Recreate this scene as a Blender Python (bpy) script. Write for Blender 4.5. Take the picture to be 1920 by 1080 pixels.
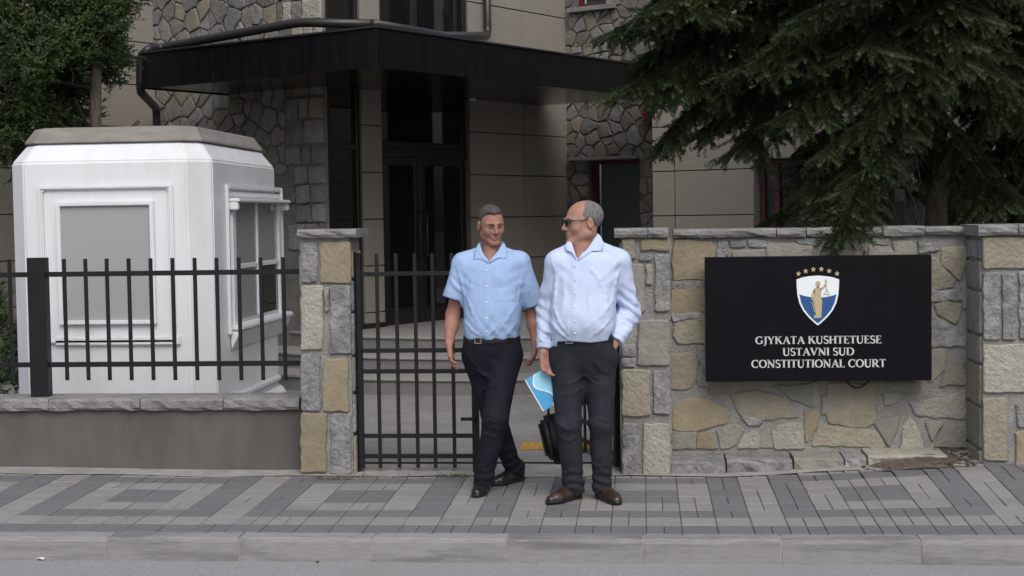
import bpy, bmesh, math, random
import numpy as np
from mathutils import Vector, Matrix
random.seed(7); rng = np.random.default_rng(7)
scene = bpy.context.scene
for o in list(bpy.data.objects): bpy.data.objects.remove(o)
COL = scene.collection
R_ = math.radians

# ------------------------------------------------------------------ camera, sky, sun, exposure
CAM_H, FPX, YAW, PITCH, ROLL = 1.7, 2800.0, R_(5.0), math.atan(135/2800.0), 0.015
_f = Vector((-math.sin(YAW)*math.cos(PITCH), math.cos(YAW)*math.cos(PITCH), -math.sin(PITCH)))
_r0 = Vector((math.cos(YAW), math.sin(YAW), 0)); _u0 = _r0.cross(_f)
_r = _r0*math.cos(ROLL) - _u0*math.sin(ROLL); _u = _u0*math.cos(ROLL) + _r0*math.sin(ROLL)
CAM = Vector((0, 0, CAM_H))
cd = bpy.data.cameras.new('camera'); co = bpy.data.objects.new('camera', cd); COL.objects.link(co)
m3 = Matrix((_r, _u, -_f)).transposed().to_4x4(); m3.translation = CAM; co.matrix_world = m3
cd.sensor_width = 36.0; cd.lens = 36.0*FPX/1920.0; cd.clip_end = 600; cd.clip_start = 0.1
scene.camera = co
w = bpy.data.worlds.new('World'); scene.world = w; w.use_nodes = True
nt = w.node_tree; bg = nt.nodes['Background']
sky = nt.nodes.new('ShaderNodeTexSky'); sky.sky_type = 'NISHITA'; sky.sun_disc = False
SUN_EL, SUN_AZ = R_(50), R_(163)          # azimuth measured from +Y towards +X
sky.sun_elevation = SUN_EL; sky.sun_rotation = SUN_AZ
sky.air_density = 1.0; sky.dust_density = 4.0; sky.ozone_density = 1.0
hs = nt.nodes.new('ShaderNodeHueSaturation'); hs.inputs['Saturation'].default_value = 0.62
nt.links.new(sky.outputs[0], hs.inputs['Color']); nt.links.new(hs.outputs[0], bg.inputs[0])
bg.inputs[1].default_value = 0.115
sd = bpy.data.lights.new('sun', 'SUN'); sd.energy = 1.0; sd.angle = R_(45); sd.color = (1.0, 0.975, 0.95)
so = bpy.data.objects.new('sun', sd); COL.objects.link(so)
sdir = Vector((math.sin(SUN_AZ)*math.cos(SUN_EL), math.cos(SUN_AZ)*math.cos(SUN_EL), math.sin(SUN_EL)))
so.rotation_euler = sdir.to_track_quat('Z', 'Y').to_euler(); so.location = sdir*40
vs = scene.view_settings; vs.view_transform = 'Standard'; vs.look = 'None'; vs.gamma = 1.0; vs.exposure = 0.40
vs.use_curve_mapping = False

# ------------------------------------------------------------------ measuring helpers (a sighted point on a known plane)
def ray(px, py): return _f + _r*((px-960)/FPX) - _u*((py-540)/FPX)
def onY(px, py, Y): d = ray(px, py); return CAM + d*(Y/d.y)
def onX(px, py, X): d = ray(px, py); return CAM + d*(X/d.x)
def onPl(px, py, p, n): d = ray(px, py); return CAM + d*((p-CAM).dot(n)/d.dot(n))
def atD(px, py, depth): return CAM + ray(px, py)*depth

# ------------------------------------------------------------------ object helpers
def tag(o, label=None, cat=None, group=None, kind=None):
    if label: o['label'] = label
    if cat: o['category'] = cat
    if group: o['group'] = group
    if kind: o['kind'] = kind
    return o
def empty(name, loc=(0, 0, 0), label=None, cat=None, group=None, kind=None):
    o = bpy.data.objects.new(name, None); COL.objects.link(o); o.location = loc; o.empty_display_size = .2
    return tag(o, label, cat, group, kind)
ORG = {}
def wloc(o):
    return ORG.get(o.name, Vector((0, 0, 0)))
def link(name, me, mats, parent=None, origin=None):
    """me is in world coordinates; origin (world) becomes the object's origin."""
    o = bpy.data.objects.new(name, me); COL.objects.link(o)
    if mats is not None:
        for m in (mats if isinstance(mats, (list, tuple)) else [mats]): me.materials.append(m)
    org = Vector(origin) if origin is not None else Vector((0, 0, 0))
    if origin is not None: me.transform(Matrix.Translation(-org))
    ORG[o.name] = org
    if parent is not None:
        o.parent = parent; o.location = org - wloc(parent)
    else: o.location = org
    return o
def E_(name, loc, *a, **k):
    o = empty(name, loc, *a, **k); ORG[o.name] = Vector(loc); return o
def mesh(verts, faces, smooth=False):
    me = bpy.data.meshes.new('m'); me.from_pydata([tuple(v) for v in verts], [], faces); me.update()
    if smooth: me.shade_smooth()
    return me
class MB:
    """collects shapes, world coordinates"""
    def __init__(s): s.v = []; s.f = []; s.mi = []
    def add(s, vs, fs, mi=0):
        b = len(s.v); s.v += [tuple(v) for v in vs]; s.f += [tuple(i+b for i in f) for f in fs]; s.mi += [mi]*len(fs); return s
    def box(s, lo, hi, mi=0):
        x0, y0, z0 = lo; x1, y1, z1 = hi
        return s.add([(x0,y0,z0),(x1,y0,z0),(x1,y1,z0),(x0,y1,z0),(x0,y0,z1),(x1,y0,z1),(x1,y1,z1),(x0,y1,z1)],
            [(0,3,2,1),(4,5,6,7),(0,1,5,4),(1,2,6,5),(2,3,7,6),(3,0,4,7)], mi)
    def obox(s, c, ax, ay, az, mi=0):
        """oriented box: centre + half-axis vectors"""
        c = Vector(c); vs = [c+ax*a+ay*b+az*d for d in (-1,1) for a, b in ((-1,-1),(1,-1),(1,1),(-1,1))]
        fl = [(0,3,2,1),(4,5,6,7),(0,1,5,4),(1,2,6,5),(2,3,7,6),(3,0,4,7)]
        if ax.cross(ay).dot(az) < 0: fl = [f[::-1] for f in fl]
        return s.add(vs, fl, mi)
    def tube(s, pts, rad, n=10, caps=True, mi=0):
        pts = [Vector(p) for p in pts]; rs = rad if isinstance(rad, (list, tuple)) else [rad]*len(pts)
        b = len(s.v); up = Vector((0,0,1)); prev = None
        for i, p in enumerate(pts):
            t = (pts[min(i+1, len(pts)-1)] - pts[max(i-1, 0)]).normalized()
            if prev is None:
                a = t.cross(up if abs(t.z) < .9 else Vector((1,0,0))).normalized()
            else:
                a = (prev - t*prev.dot(t)).normalized()
            prev = a; c = t.cross(a)
            for k in range(n):
                th = 2*math.pi*k/n; s.v.append(tuple(p + (a*math.cos(th)+c*math.sin(th))*rs[i]))
        for i in range(len(pts)-1):
            for k in range(n):
                s.f.append((b+i*n+k, b+i*n+(k+1)%n, b+(i+1)*n+(k+1)%n, b+(i+1)*n+k)); s.mi.append(mi)
        if caps:
            s.f.append(tuple(b+k for k in range(n))[::-1]); s.mi.append(mi)
            s.f.append(tuple(b+(len(pts)-1)*n+k for k in range(n))); s.mi.append(mi)
        return s
    def prism(s, poly, up, mi=0):
        """poly: list of 3D points, extruded by vector up"""
        n = len(poly); vs = [Vector(p) for p in poly] + [Vector(p)+up for p in poly]
        nn = Vector((0,0,0))
        for i in range(n): nn += vs[i].cross(vs[(i+1)%n])
        fl = [tuple(range(n)), tuple(range(n, 2*n))[::-1]] + [(i, i+n, (i+1)%n+n, (i+1)%n) for i in range(n)]
        if nn.dot(up) > 0: fl = [f[::-1] for f in fl]
        return s.add(vs, fl, mi)
    def build(s, name, mats, parent=None, origin=None, smooth=False, bevel=0, seg=1):
        me = mesh(s.v, s.f)
        for p, m in zip(me.polygons, s.mi): p.material_index = m
        if bevel:
            bm = bmesh.new(); bm.from_mesh(me)
            bmesh.ops.bevel(bm, geom=[e for e in bm.edges if e.is_manifold and e.calc_face_angle() > .5], offset=bevel, segments=seg, affect='EDGES', clamp_overlap=True)
            bm.to_mesh(me); bm.free()
        if smooth: me.shade_smooth()
        if origin == 'c':
            vs = np.array(s.v); c = (vs.min(0)+vs.max(0))/2; origin = (c[0], c[1], vs[:,2].min())
        return link(name, me, mats, parent, origin)

# ------------------------------------------------------------------ materials
def M(name, col, rough=.7, var=.15, scale=6.0, bump=.0, bscale=80., rnd=.0, spec=.5, metal=0., stain=0., stain_col=None, stain_scale=1.5,
      col2=None, stretch=None, bumpd=.004, detail=5, coat=0., thresh=(.45,.62)):
    m = bpy.data.materials.new(name); m.use_nodes = True; t = m.node_tree; N = t.nodes; Lk = t.links
    b = N['Principled BSDF']; b.inputs['Roughness'].default_value = rough; b.inputs['Metallic'].default_value = metal
    b.inputs['Specular IOR Level'].default_value = spec; b.inputs['Coat Weight'].default_value = coat
    tc = N.new('ShaderNodeTexCoord'); oi = N.new('ShaderNodeObjectInfo')
    sc = N.new('ShaderNodeVectorMath'); sc.operation = 'SCALE'; sc.inputs[0].default_value = (37.1, 17.3, 23.7); Lk.new(oi.outputs['Random'], sc.inputs['Scale'])
    ad = N.new('ShaderNodeVectorMath'); ad.operation = 'ADD'; Lk.new(tc.outputs['Object'], ad.inputs[0]); Lk.new(sc.outputs[0], ad.inputs[1])
    vec = ad.outputs[0]
    if stretch:
        mp = N.new('ShaderNodeMapping'); mp.inputs['Scale'].default_value = stretch; Lk.new(vec, mp.inputs[0]); vec = mp.outputs[0]
    n1 = N.new('ShaderNodeTexNoise'); n1.inputs['Scale'].default_value = scale; n1.inputs['Detail'].default_value = detail; n1.inputs['Roughness'].default_value = .6; Lk.new(vec, n1.inputs['Vector'])
    rp = N.new('ShaderNodeValToRGB'); c = Vector(col)
    lo = c*(1-var); hi = Vector(col2) if col2 else c*(1+var)
    rp.color_ramp.elements[0].position = .3; rp.color_ramp.elements[1].position = .7
    rp.color_ramp.elements[0].color = (*lo, 1); rp.color_ramp.elements[1].color = (*[min(x, .95) for x in hi], 1)
    Lk.new(n1.outputs[0], rp.inputs[0]); out = rp.outputs[0]
    if stain:
        n2 = N.new('ShaderNodeTexNoise'); n2.inputs['Scale'].default_value = stain_scale; n2.inputs['Detail'].default_value = 8; n2.inputs['Roughness'].default_value = .65; Lk.new(vec, n2.inputs['Vector'])
        r2 = N.new('ShaderNodeMapRange'); r2.inputs[1].default_value = thresh[0]; r2.inputs[2].default_value = thresh[1]; r2.inputs[4].default_value = stain; Lk.new(n2.outputs[0], r2.inputs[0])
        mx = N.new('ShaderNodeMixRGB'); mx.inputs[2].default_value = (*(stain_col or tuple(c*.5)), 1); Lk.new(r2.outputs[0], mx.inputs[0]); Lk.new(out, mx.inputs[1]); out = mx.outputs[0]
    if rnd:
        h = N.new('ShaderNodeHueSaturation'); mr = N.new('ShaderNodeMapRange'); mr.inputs[3].default_value = 1-rnd; mr.inputs[4].default_value = 1+rnd
        Lk.new(oi.outputs['Random'], mr.inputs[0]); Lk.new(mr.outputs[0], h.inputs['Value']); Lk.new(out, h.inputs['Color']); out = h.outputs[0]
    Lk.new(out, b.inputs['Base Color'])
    if bump:
        n3 = N.new('ShaderNodeTexNoise'); n3.inputs['Scale'].default_value = bscale; n3.inputs['Detail'].default_value = 6; Lk.new(vec, n3.inputs['Vector'])
        bp = N.new('ShaderNodeBump'); bp.inputs['Strength'].default_value = bump; bp.inputs['Distance'].default_value = bumpd; Lk.new(n3.outputs[0], bp.inputs['Height']); Lk.new(bp.outputs[0], b.inputs['Normal'])
    return m
MT = {}
MT['asphalt'] = M('asphalt', (.262,.258,.264), .9, .22, 55, .4, 260, bumpd=.006, stain=.55, stain_col=(.235,.23,.233), stain_scale=1.1)
MT['paver_dark'] = M('paver_dark', (.138,.138,.145), .85, .14, 60, .5, 240, rnd=.07, stain=.35, stain_col=(.16,.157,.155), stain_scale=5)
MT['paver_light'] = M('paver_light', (.238,.232,.226), .85, .14, 60, .5, 240, rnd=.07, stain=.35, stain_col=(.18,.175,.17), stain_scale=5)
MT['sand'] = M('joint_sand', (.17,.165,.157), .95, .3, 30, .5, 120)
MT['kerb'] = M('kerb_concrete', (.25,.245,.248), .88, .12, 40, .5, 160, rnd=.05, stain=.75, stain_col=(.135,.132,.135), stain_scale=3.2, stretch=(.3,1,2.2), thresh=(.5,.62))
MT['concrete'] = M('courtyard_concrete', (.225,.22,.215), .9, .12, 12, .4, 90, stain=.5, stain_col=(.14,.137,.132), stain_scale=1.3)
MT['dusty_concrete'] = M('dusty_concrete', (.30,.29,.275), .95, .15, 14, .5, 90, bumpd=.006, stain=.6, stain_col=(.20,.192,.182), stain_scale=5)
MT['render_wall'] = M('grey_render', (.108,.102,.096), .92, .10, 10, .35, 120, stain=.75, stain_col=(.078,.073,.068), stain_scale=1.6, stretch=(1,1,.45))
MT['coping'] = M('coping_stone', (.185,.183,.18), .9, .22, 14, .9, 45, bumpd=.012, stain=.6, stain_col=(.28,.272,.258), stain_scale=6, rnd=.08)
MT['grey_stone'] = M('grey_stone', (.195,.195,.198), .85, .28, 12, 1., 34, bumpd=.018, rnd=.14, stain=.55, stain_col=(.36,.355,.345), stain_scale=9)
MT['tan_stone'] = M('tan_stone', (.265,.242,.185), .85, .16, 9, .9, 38, bumpd=.014, rnd=.10, stain=.5, stain_col=(.27,.25,.21), stain_scale=6)
MT['ochre_stone'] = M('ochre_stone', (.25,.212,.143), .85, .14, 7, .6, 36, bumpd=.010, rnd=.10, stain=.45, stain_col=(.23,.205,.15), stain_scale=5)
MT['pale_stone'] = M('pale_stone', (.33,.315,.265), .85, .15, 10, 1., 40, bumpd=.016, rnd=.08, stain=.5, stain_col=(.28,.27,.24), stain_scale=7)
MT['olive_stone'] = M('olive_stone', (.235,.227,.192), .85, .17, 9, .7, 40, bumpd=.012, rnd=.12, stain=.5, stain_col=(.2,.195,.18), stain_scale=6)
MT['mortar'] = M('mortar', (.255,.25,.24), .95, .16, 12, .9, 70, bumpd=.012, stain=.55, stain_col=(.19,.185,.178), stain_scale=7)
MT['dark_mortar'] = M('dark_mortar', (.12,.115,.108), .95, .2, 12, .8, 60, bumpd=.012)
MT['panel'] = M('beige_panel', (.255,.234,.202), .75, .07, 5, .12, 50, rnd=.04, stretch=(1,1,9))
MT['black_metal'] = M('black_painted_steel', (.011,.011,.0135), .45, .25, 9, .12, 150, spec=.3)
MT['canopy'] = M('black_canopy_metal', (.006,.0055,.0065), .34, .3, 3, .03, 12, spec=.14, stain=.18, stain_col=(.05,.05,.055), stain_scale=5, stretch=(6,6,.5), thresh=(.55,.75))
MT['pipe'] = M('brown_pipe', (.02,.017,.017), .4, .2, 8)
MT['soffit'] = M('dark_soffit', (.010,.009,.0085), .2, .2, 3, spec=.35)
MT['frame'] = M('dark_window_frame', (.012,.011,.011), .35, .2, 5)
MT['red_frame'] = M('red_brown_frame', (.075,.014,.013), .5, .2, 12)
MT['sign'] = M('black_sign_panel', (.0055,.0052,.0075), .32, .15, 3, .03, 20, spec=.11)
MT['white'] = M('white_fibreglass', (.69,.71,.735), .38, .03, 4, .04, 25, stain=.5, stain_col=(.52,.515,.50), stain_scale=3.0, thresh=(.5,.72), stretch=(1,1,.35))
MT['lid'] = M('grey_brown_lid', (.20,.185,.168), .8, .12, 9, .3, 60, stain=.6, stain_col=(.28,.265,.245), stain_scale=3, stretch=(.6,1,3))
MT['bark'] = M('bark', (.10,.083,.068), .95, .35, 18, 1., 30, bumpd=.03, stretch=(1,1,.3))
MT['twig'] = M('twig', (.04,.03,.022), .9, .3, 20)
MT['needle'] = M('spruce_needles', (.044,.066,.030), .6, .45, 1.9, col2=(.078,.108,.044), detail=3, spec=.35)
MT['needle_dead'] = M('dry_needles', (.085,.06,.042), .8, .4, 5)
MT['thuja'] = M('cypress_foliage', (.036,.058,.024), .6, .5, 3.2, col2=(.085,.135,.038), detail=4, spec=.35)
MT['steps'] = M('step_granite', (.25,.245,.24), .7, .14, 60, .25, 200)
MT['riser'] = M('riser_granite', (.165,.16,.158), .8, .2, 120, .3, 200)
MT['yellow'] = M('yellow_tactile', (.42,.25,.05), .8, .12, 10, .3, 60)
MT['blind'] = M('grey_blind', (.26,.275,.28), .6, .08, 5)
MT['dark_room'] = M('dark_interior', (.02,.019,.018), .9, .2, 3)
MT['skin'] = M('skin', (.335,.175,.132), .62, .14, 34, .35, 260, bumpd=.0015, spec=.22, stain=.4, stain_col=(.27,.12,.095), stain_scale=11)
MT['skin2'] = M('skin_pale', (.375,.205,.158), .6, .14, 34, .35, 260, bumpd=.0015, spec=.25, stain=.4, stain_col=(.30,.135,.108), stain_scale=11)
MT['lip'] = M('lips', (.34,.165,.125), .5, .05, 20)
MT['eye'] = M('eyes', (.10,.075,.065), .3, .2, 30)
MT['hairA'] = M('dark_grey_hair', (.045,.036,.032), .7, .35, 40, .8, 200, col2=(.105,.09,.083), stretch=(3,1,1), bumpd=.004)
MT['hairB'] = M('grey_hair', (.115,.108,.107), .7, .35, 40, .8, 200, col2=(.25,.24,.245), stretch=(3,1,1), bumpd=.004)
MT['shirtA'] = M('blue_shirt', (.31,.44,.68), .8, .035, 30, .25, 900, bumpd=.0008)
MT['shirtB'] = M('pale_blue_shirt', (.50,.59,.80), .8, .03, 30, .25, 900, bumpd=.0008)
MT['trouA'] = M('navy_trousers', (.0095,.0105,.019), .85, .2, 14, .3, 500, bumpd=.001, spec=.25)
MT['trouB'] = M('charcoal_trousers', (.0225,.024,.033), .85, .2, 14, .3, 500, bumpd=.001, spec=.25)
MT['leather'] = M('black_leather', (.013,.011,.011), .32, .3, 20)
MT['brown_leather'] = M('dark_brown_leather', (.034,.021,.016), .33, .35, 14, .2, 90)
MT['steel'] = M('steel', (.55,.54,.52), .3, .05, 5, metal=1.)
MT['folder_light'] = M('light_blue_print', (.30,.66,.85), .45, .03, 5)
MT['folder_dark'] = M('mid_blue_print', (.06,.32,.62), .45, .03, 5)
MT['paper'] = M('white_paper', (.80,.80,.80), .7, .02, 5)
MT['bag'] = M('black_bag', (.011,.011,.013), .6, .3, 12, .3, 90)
MT['red_box'] = M('red_plastic', (.26,.012,.016), .45, .1, 5)
MT['white_plastic'] = M('white_plastic', (.6,.6,.6), .4, .05, 5)
MT['emb_white'] = M('emblem_white', (.78,.82,.86), .5, .02, 5)
MT['emb_blue'] = M('emblem_blue', (.012,.085,.25), .45, .06, 5)
MT['emb_gold'] = M('emblem_gold', (.42,.34,.19), .4, .25, 90, col2=(.62,.53,.34))
MT['letters'] = M('silver_letters', (.58,.58,.60), .4, .03, 5)
MT['dry_leaf'] = M('dry_leaf', (.13,.085,.045), .9, .4, 30)
MT['weed'] = M('weed', (.07,.085,.03), .8, .4, 30, col2=(.14,.13,.06))
MT['soil'] = M('soil', (.085,.068,.055), .95, .3, 18, 1., 60, bumpd=.02, stain=.6, stain_col=(.15,.12,.10), stain_scale=9)
MT['facade_grey'] = M('facade_grey_stone', (.150,.147,.140), .88, .25, 9, .8, 30, bumpd=.015, rnd=.22, stain=.5, stain_col=(.24,.235,.22), stain_scale=7)
MT['facade_brown'] = M('facade_brown_stone', (.152,.140,.121), .88, .22, 9, .8, 30, bumpd=.015, rnd=.2, stain=.5, stain_col=(.11,.105,.095), stain_scale=7)
MT['facade_tan'] = M('facade_tan_stone', (.19,.168,.128), .88, .2, 8, .7, 34, bumpd=.012, rnd=.12, stain=.5, stain_col=(.16,.145,.12), stain_scale=6)
MT['facade_mortar'] = M('facade_mortar', (.125,.122,.115), .95, .2, 12, .8, 60, bumpd=.012)
def cloth(name, scale, strength, dist, rot):
    m = MT[name]; N = m.node_tree.nodes; Lk = m.node_tree.links; b = N['Principled BSDF']
    tc = N.new('ShaderNodeTexCoord'); mp = N.new('ShaderNodeMapping'); mp.inputs['Rotation'].default_value = rot; mp.inputs['Scale'].default_value = (1, 1, .38); Lk.new(tc.outputs['Object'], mp.inputs[0])
    n = N.new('ShaderNodeTexNoise'); n.noise_type = 'RIDGED_MULTIFRACTAL'; n.inputs['Scale'].default_value = scale; n.inputs['Detail'].default_value = 1.2; n.inputs['Distortion'].default_value = .8; Lk.new(mp.outputs[0], n.inputs['Vector'])
    n2 = N.new('ShaderNodeTexNoise'); n2.inputs['Scale'].default_value = 5; Lk.new(tc.outputs['Object'], n2.inputs['Vector'])
    mu = N.new('ShaderNodeMath'); mu.operation = 'MULTIPLY'; Lk.new(n.outputs[0], mu.inputs[0]); Lk.new(n2.outputs[0], mu.inputs[1])
    old = [l.from_node for l in b.inputs['Normal'].links]
    bp = N.new('ShaderNodeBump'); bp.inputs['Strength'].default_value = strength; bp.inputs['Distance'].default_value = dist; Lk.new(mu.outputs[0], bp.inputs['Height'])
    if old: Lk.new(old[0].outputs[0], bp.inputs['Normal'])
    Lk.new(bp.outputs[0], b.inputs['Normal'])
cloth('shirtA', 11, 1., .03, (.4, .75, 0)); cloth('shirtB', 11, 1., .03, (-.4, -.7, .3)); cloth('trouA', 8, .6, .012, (.3, .5, 0)); cloth('trouB', 8, .7, .014, (-.3, -.55, 0))
def glass(name, col, rough=.04, spec=.5, alpha=None):
    m = bpy.data.materials.new(name); m.use_nodes = True; b = m.node_tree.nodes['Principled BSDF']
    b.inputs['Base Color'].default_value = (*col, 1); b.inputs['Roughness'].default_value = rough; b.inputs['Specular IOR Level'].default_value = spec
    return m
def seeglass(name, tint, fac):
    m = bpy.data.materials.new(name); m.use_nodes = True; N = m.node_tree.nodes; Lk = m.node_tree.links
    N.remove(N['Principled BSDF']); o = N['Material Output']
    tr = N.new('ShaderNodeBsdfTransparent'); tr.inputs[0].default_value = (*tint, 1)
    gl = N.new('ShaderNodeBsdfGlossy'); gl.inputs['Roughness'].default_value = .02
    fr = N.new('ShaderNodeFresnel'); fr.inputs[0].default_value = fac
    mx = N.new('ShaderNodeMixShader'); Lk.new(fr.outputs[0], mx.inputs[0]); Lk.new(tr.outputs[0], mx.inputs[1]); Lk.new(gl.outputs[0], mx.inputs[2]); Lk.new(mx.outputs[0], o.inputs[0])
    return m
MT['dark_glass'] = glass('dark_glass', (.010,.0095,.0095), .03, .45)
MT['booth_glass'] = glass('painted_reflection_glass', (.33,.35,.36), .06, .5)  # grey base colour stands in for the sky reflected in the front pane
MT['booth_glass_side'] = glass('side_window_glass', (.27,.29,.30), .06, .5)
MT['clear_glass'] = seeglass('window_glass', (.75,.77,.77), 1.45)
MT['lens'] = seeglass('spectacle_lens', (.86,.82,.80), 1.45)
# ------------------------------------------------------------------ ground, road, kerb, pavement
def sheet(x0, x1, y0, y1, z, name, mat, **k):
    return tag(link(name, mesh([(x0,y0,z),(x1,y0,z),(x1,y1,z),(x0,y1,z)], [(0,1,2,3)]), mat), kind='structure', **k)
sheet(-150, 150, -150, 250, -.14, 'ground', MT['soil'])
def sst(a, b, x): t = min(max((x-a)/(b-a), 0), 1); return t*t*(3-2*t)
def gz(x, y):
    t = max(y-7.91, 0)
    return .014*t + .055*sst(.4, 2.4, x)*t + .012*sst(-2.6, -4.4, x)*t
sheet(-60, 60, -5.5, 7.80, -.125, 'road', MT['asphalt'])
# kerb stones
kerb = E_('kerb', (0, 7.83, -.12), kind='structure')
KJ = [onY(p, 1007, 7.76).x for p in (-300, -50, 203, 447, 697, 951, 1206, 1465, 1727, 1990, 2250)]
for a, b in zip(KJ[:-1], KJ[1:]):
    vs = []; g = .004; n = 10
    prof = [(7.7575, -.14), (7.759, -.02), (7.764, -.006), (7.778, .0), (7.90, .001), (7.905, -.14)]
    for i in range(n+1):
        x = a+g*1.4+(b-a-2.8*g)*i/n
        for j, (y, z) in enumerate(prof):
            q = random.uniform(-1, 1)
            vs.append((x, y+(.0025*q if 0 < j < 4 else 0), z+(.0025*q if 1 < j < 5 else 0)))
    m_ = len(prof); fs = []
    for i in range(n):
        for j in range(m_-1): fs.append((i*m_+j, (i+1)*m_+j, (i+1)*m_+j+1, i*m_+j+1))
    fs += [tuple(range(m_))[::-1], tuple(n*m_+j for j in range(m_))]
    fs = [f for f in fs]
    link('kerb_stone', mesh(vs, fs), MT['kerb'], kerb, ((a+b)/2, 7.83, -.14))
MB().box((KJ[0], 7.7632, -.135), (KJ[-1], 7.895, -.005)).build('kerb_mortar', MT['dusty_concrete'], kerb)
# pavement bed + pavers
nx, ny = 40, 8; vs = []; fs = []
for j in range(ny+1):
    for i in range(nx+1):
        x = -7+12*i/nx; y = 7.9+2.4*j/ny; vs.append((x, y, gz(x, y)-.012))
for j in range(ny):
    for i in range(nx): a = j*(nx+1)+i; fs.append((a, a+1, a+nx+2, a+nx+1))
pave = tag(link('pavement', mesh(vs, fs), MT['sand']), kind='structure')
CW, CD, Y0 = .1915, .195, 7.912
XM = onY(1020, 967, 8.35).x
def coltypes():
    fw = []; 
    for _ in range(4): fw += list('DLCCLD') + ['l']
    bw = ['l', 'D', 'l']
    for _ in range(4): bw += list('DLCCLD') + ['l']
    return fw, bw
fw, bw = coltypes(); cols = [(XM+CW*i, t) for i, t in enumerate(fw)] + [(XM-CW*(i+1), t) for i, t in enumerate(bw)]
def isdark(t, r):
    if r == 0: return True
    if r == 1: return False
    if r >= 8: return (t == 'D' and r == 8)
    if t == 'l': return False
    if t == 'D': return True
    if r in (2, 7): return True
    return t == 'C' and r in (4, 5)
def paver_mesh(wx, wy):
    g, c, h = .0019, .003, .03; x, y = wx/2-g, wy/2-g
    vs = [(-x,-y,-h),(x,-y,-h),(x,y,-h),(-x,y,-h),(-x,-y,-c),(x,-y,-c),(x,y,-c),(-x,y,-c),(-x+c,-y+c,0),(x-c,-y+c,0),(x-c,y-c,0),(-x+c,y-c,0)]
    fs = [(0,1,5,4),(1,2,6,5),(2,3,7,6),(3,0,4,7),(4,5,9,8),(5,6,10,9),(6,7,11,10),(7,4,8,11),(8,9,10,11)]
    return vs, fs
pm = {}
for key, wx in (('f', CW), ('h', CW/2)):
    v_, f_ = paver_mesh(wx, CD)
    for d in (0, 1):
        me = mesh(v_, f_); me.materials.append(MT['paver_dark' if d else 'paver_light']); pm[key, d] = me
cand = []
for x, t in cols:
    for r in range(10):
        yc = Y0+CD*(r+.5); d = int(isdark(t, r))
        if yc > 9.60: continue
        if yc > 9.47 and onY(1258, 880, 9.6).x < x+CW/2 < 2.0: pass
        split = random.random() < (.42 if x > -1.2 else .16)
        for k in ((-.25, .25) if split else (0,)):
            cand.append((x+CW*(.5+k), yc, 'h' if split else 'f', d))
def inframe(x, y):
    v = Vector((x, y, 0))-CAM; dd = v.dot(_f); px = 960+FPX*v.dot(_r)/dd; return -40 < px < 1960, px
vis = sorted([c for c in cand if inframe(c[0], c[1])[0]], key=lambda c: c[1]-.0*abs(c[0]))
rest = [c for c in cand if not inframe(c[0], c[1])[0]]
SP = {}
def place_paver(x, y):
    e = .05; nx_ = -(gz(x+e, y)-gz(x-e, y))/(2*e); ny_ = -(gz(x, y+e)-gz(x, y-e))/(2*e)
    n = Vector((nx_+random.uniform(-.006,.006), ny_+random.uniform(-.006,.006), 1)).normalized()
    return Vector((x, y, gz(x, y)+random.uniform(-.0012, .0012))), n
for i, (x, y, key, d) in enumerate(vis[:300]):
    o = bpy.data.objects.new('paver', pm[key, d]); COL.objects.link(o); o.parent = pave
    p, n = place_paver(x, y); o.location = p; o.rotation_euler = Vector((0,0,1)).rotation_difference(n).to_euler()
    o.rotation_euler.z += random.uniform(-.006, .006)
mb = MB()
for (x, y, key, d) in vis[300:]+rest:
    p, n = place_paver(x, y); v_, f_ = paver_mesh(CW if key == 'f' else CW/2, CD)
    mb.add([Vector(q)+p for q in v_], f_, d)
tag(mb.build('pavers_beyond', [MT['paver_light'], MT['paver_dark']], pave), kind='stuff')
# concrete threshold strip, courtyard
vs = []; fs = []
for i in range(41):
    x = -7+12*i/40
    for y in (9.50+.03*math.sin(i*1.7), 9.64, 10.05): vs.append((x, y, gz(x, y)+.003+(random.uniform(0,.006) if y < 9.6 else 0)))
for i in range(40):
    for j in range(2): a = i*3+j; fs.append((a, a+3, a+4, a+1))
tag(link('threshold', mesh(vs, fs), MT['dusty_concrete']), kind='structure')
sheet(-14, 14, 9.95, 34, .045, 'courtyard', MT['concrete'])

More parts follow.
